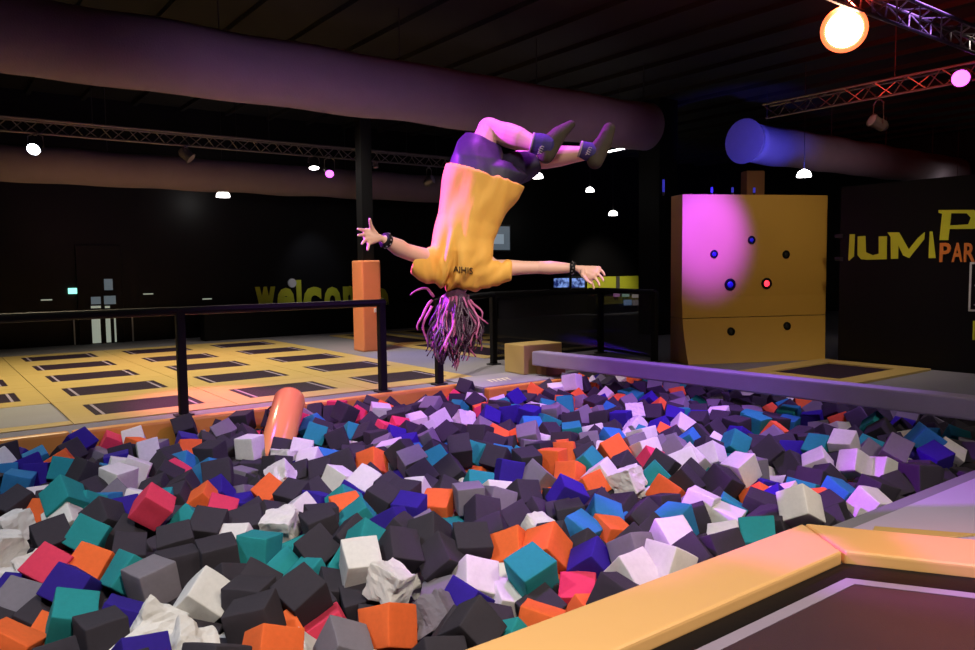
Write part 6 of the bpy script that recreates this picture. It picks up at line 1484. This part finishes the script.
me = bpy.data.meshes.new('foam_cubes'); rest.to_mesh(me); rest.free()
for k in rest_mats: me.materials.append(CM[k])
o = bpy.data.objects.new('foam_cubes', me); C.objects.link(o)
tag(o, 'remaining small mixed colour foam cubes filling gaps and back of pit', 'foam cubes', None, 'stuff')

# ---------------------------------------------------------------- light
def spot(p, aim, col, w, ang=50, blend=.6, rad=.1):  # bodiless spots; several are added only to brighten a part of the hall
    l = bpy.data.lights.new('unseen_spot', 'SPOT'); l.color = col; l.energy = w; l.spot_size = math.radians(ang); l.spot_blend = blend; l.shadow_soft_size = rad
    o = bpy.data.objects.new('unseen_spot', l); C.objects.link(o); o.location = p
    o.rotation_euler = (Vector(aim)-Vector(p)).to_track_quat('-Z', 'Y').to_euler(); return o
def point(p, col, w, rad=.2):
    l = bpy.data.lights.new('hall_lamp', 'POINT'); l.color = col; l.energy = w; l.shadow_soft_size = rad
    o = bpy.data.objects.new('hall_lamp', l); C.objects.link(o); o.location = p; return o
WHITE = (1, .88, .76); COOL = (.80, .86, 1); MAG = (1, .12, .75); PUR = (.50, .22, 1); PINK = (1, .20, .36); BLUE = (.08, .08, 1)
PC = at(470, 230, 4.5)
# unseen fill spots added near the ceiling behind and beside the camera, shining down
spot((.4, -.8, 4.8), (1.9, 1.8, .2), WHITE, 1100, 66, .6, .2)
spot((-1.0, 4.2, 4.9), (.8, 4.8, -.2), COOL, 620, 84, .7, .15)
spot((1.2, .4, 4.8), (2.6, 3.9, 1.6), WHITE, 165, 44, .6, .15)
spot((4.8, -.8, 4.6), (4.4, 2.4, 0), WHITE, 420, 75, .6, .3)
# purple and magenta washes over the pit
spot((5.8, 4.0, 4.7), (4.7, 5.7, -.2), (.48, .17, 1), 1500, 76, .8)
spot((8.2, 3.2, 4.6), (6.7, 5.2, 0), (.50, .24, 1), 620, 56, .8)
spot((1.4, 7.9, 4.0), (4.2, 6.9, -.2), (.75, .14, 1), 560, 50, .8)
# magenta on the person, from upper left
spot(PC-RIGHT*2.9+FWD*.1+UP*1.5, PC+UP*.1, (.48, .04, 1), 2500, 30, .4, .05)
spot(PC+RIGHT*.2+FWD*.2+UP*3.0, PC+UP*.45+RIGHT*.35, (.6, .08, 1), 750, 26, .6, .06)
# the court; unseen spots added for box, roll, ceiling glow and near bed
spot((2.75, 11.6, 4.7), (2.75, 9.15, 0), (1, .14, .50), 2200, 26, .9)
spot((1.2, 12.0, 5.0), (1.8, 11.8, 0), (1, .86, .55), 1100, 110, .7, .3)
spot((5.6, 12.2, 5.0), (5.2, 12.0, 0), (1, .88, .72), 950, 105, .7, .3)
spot((3.6, 15.0, 4.2), (3.6, 13.6, 0), (1, .42, .2), 260, 60, .9)
spot((5.2, 8.2, 4.4), (6.6, 8.6, .1), WHITE, 480, 50, .8, .1)
spot((4.9, 6.4, 2.6), (2.95, 7.45, 0), (1, .2, .5), 70, 22, .8, .05)
spot((7.0, 3.9, 4.0), (12.5, 5.2, 5.3), (1, .05, .03), 900, 50, 1, .1)
spot((6.7, 3.5, 3.5), (3.9, 1.1, 0), (1, .14, .06), 260, 26, 1, .1)
# dart wall and the floor beside it
spot((8.0, 4.6, 4.4), on_dart(705, 232), (.12, .02, 1), 9500, 23, .9)
spot((9.4, 3.6, 4.9), (10.4, 6.6, .9), (1, .80, .50), 260, 70, .8, .3)
spot((9.6, 3.6, 4.9), (9.9, 4.2, 0), (1, .92, .85), 260, 70, .8, .3)
# blue spots
spot((12.4, 7.4, 3.0), (13.9, 9.2, 3.8), BLUE, 520, 50, .8)
spot((7.6, 12.9, 4.4), (6.8, 11.3, 0), (.16, .13, 1), 520, 34, .9)
# ducts, lit by unseen spots added low in the hall
spot((3.5, 5.4, 2.0), (4.5, 9.4, 4.0), (.78, .50, 1), 110, 75, .9, .2)
spot((9.0, 6.4, 2.4), (8.6, 9.4, 4.0), (.8, .5, .7), 50, 60, .9, .2)
spot((2.2, 13.3, 1.6), (3.4, 16.2, 3.5), (1, .45, .28), 26, 80, .9, .2)
spot((15.5, 6.4, 2.6), (16.5, 9.4, 4.0), (.9, .6, .65), 60, 80, .9, .2)
# red lamp spill on the ceiling
spot((6.75, 3.7, 3.75), (6.9, 3.9, 5), (1, .06, .03), 900, 165, .9, .1)
spot((17.6, 15.4, 3.0), (18.2, 18.1, .9), (1, .95, .8), 260, 60, .8)  # unseen spot added to brighten the bar counter
# wash above welcome lettering, pink light on pillar
spot((8.2, 16.6, 3.2), (8.1, 18.2, 1.4), COOL, 60, 52, .9)
spot((4.8, 10.2, 3.9), (6.6, 12.7, .9), (1, .38, .40), 330, 22, .8)
spot((9.6, 4.2, 3.6), (11.4, 4.9, 1.9), (1, .9, .6), 14, 50, .9)
w = bpy.data.worlds.new('world'); bpy.context.scene.world = w; w.use_nodes = True
w.node_tree.nodes['Background'].inputs[0].default_value = (.35, .25, .45, 1); w.node_tree.nodes['Background'].inputs[1].default_value = .03
sc = bpy.context.scene
sc.view_settings.view_transform = 'Standard'; sc.view_settings.look = 'None'; sc.view_settings.exposure = 0; sc.view_settings.gamma = 1; sc.view_settings.use_curve_mapping = False
sc.cycles.use_denoising = True
sc.cycles.max_bounces = 5; sc.cycles.transparent_max_bounces = 8; sc.cycles.sample_clamp_indirect = 4
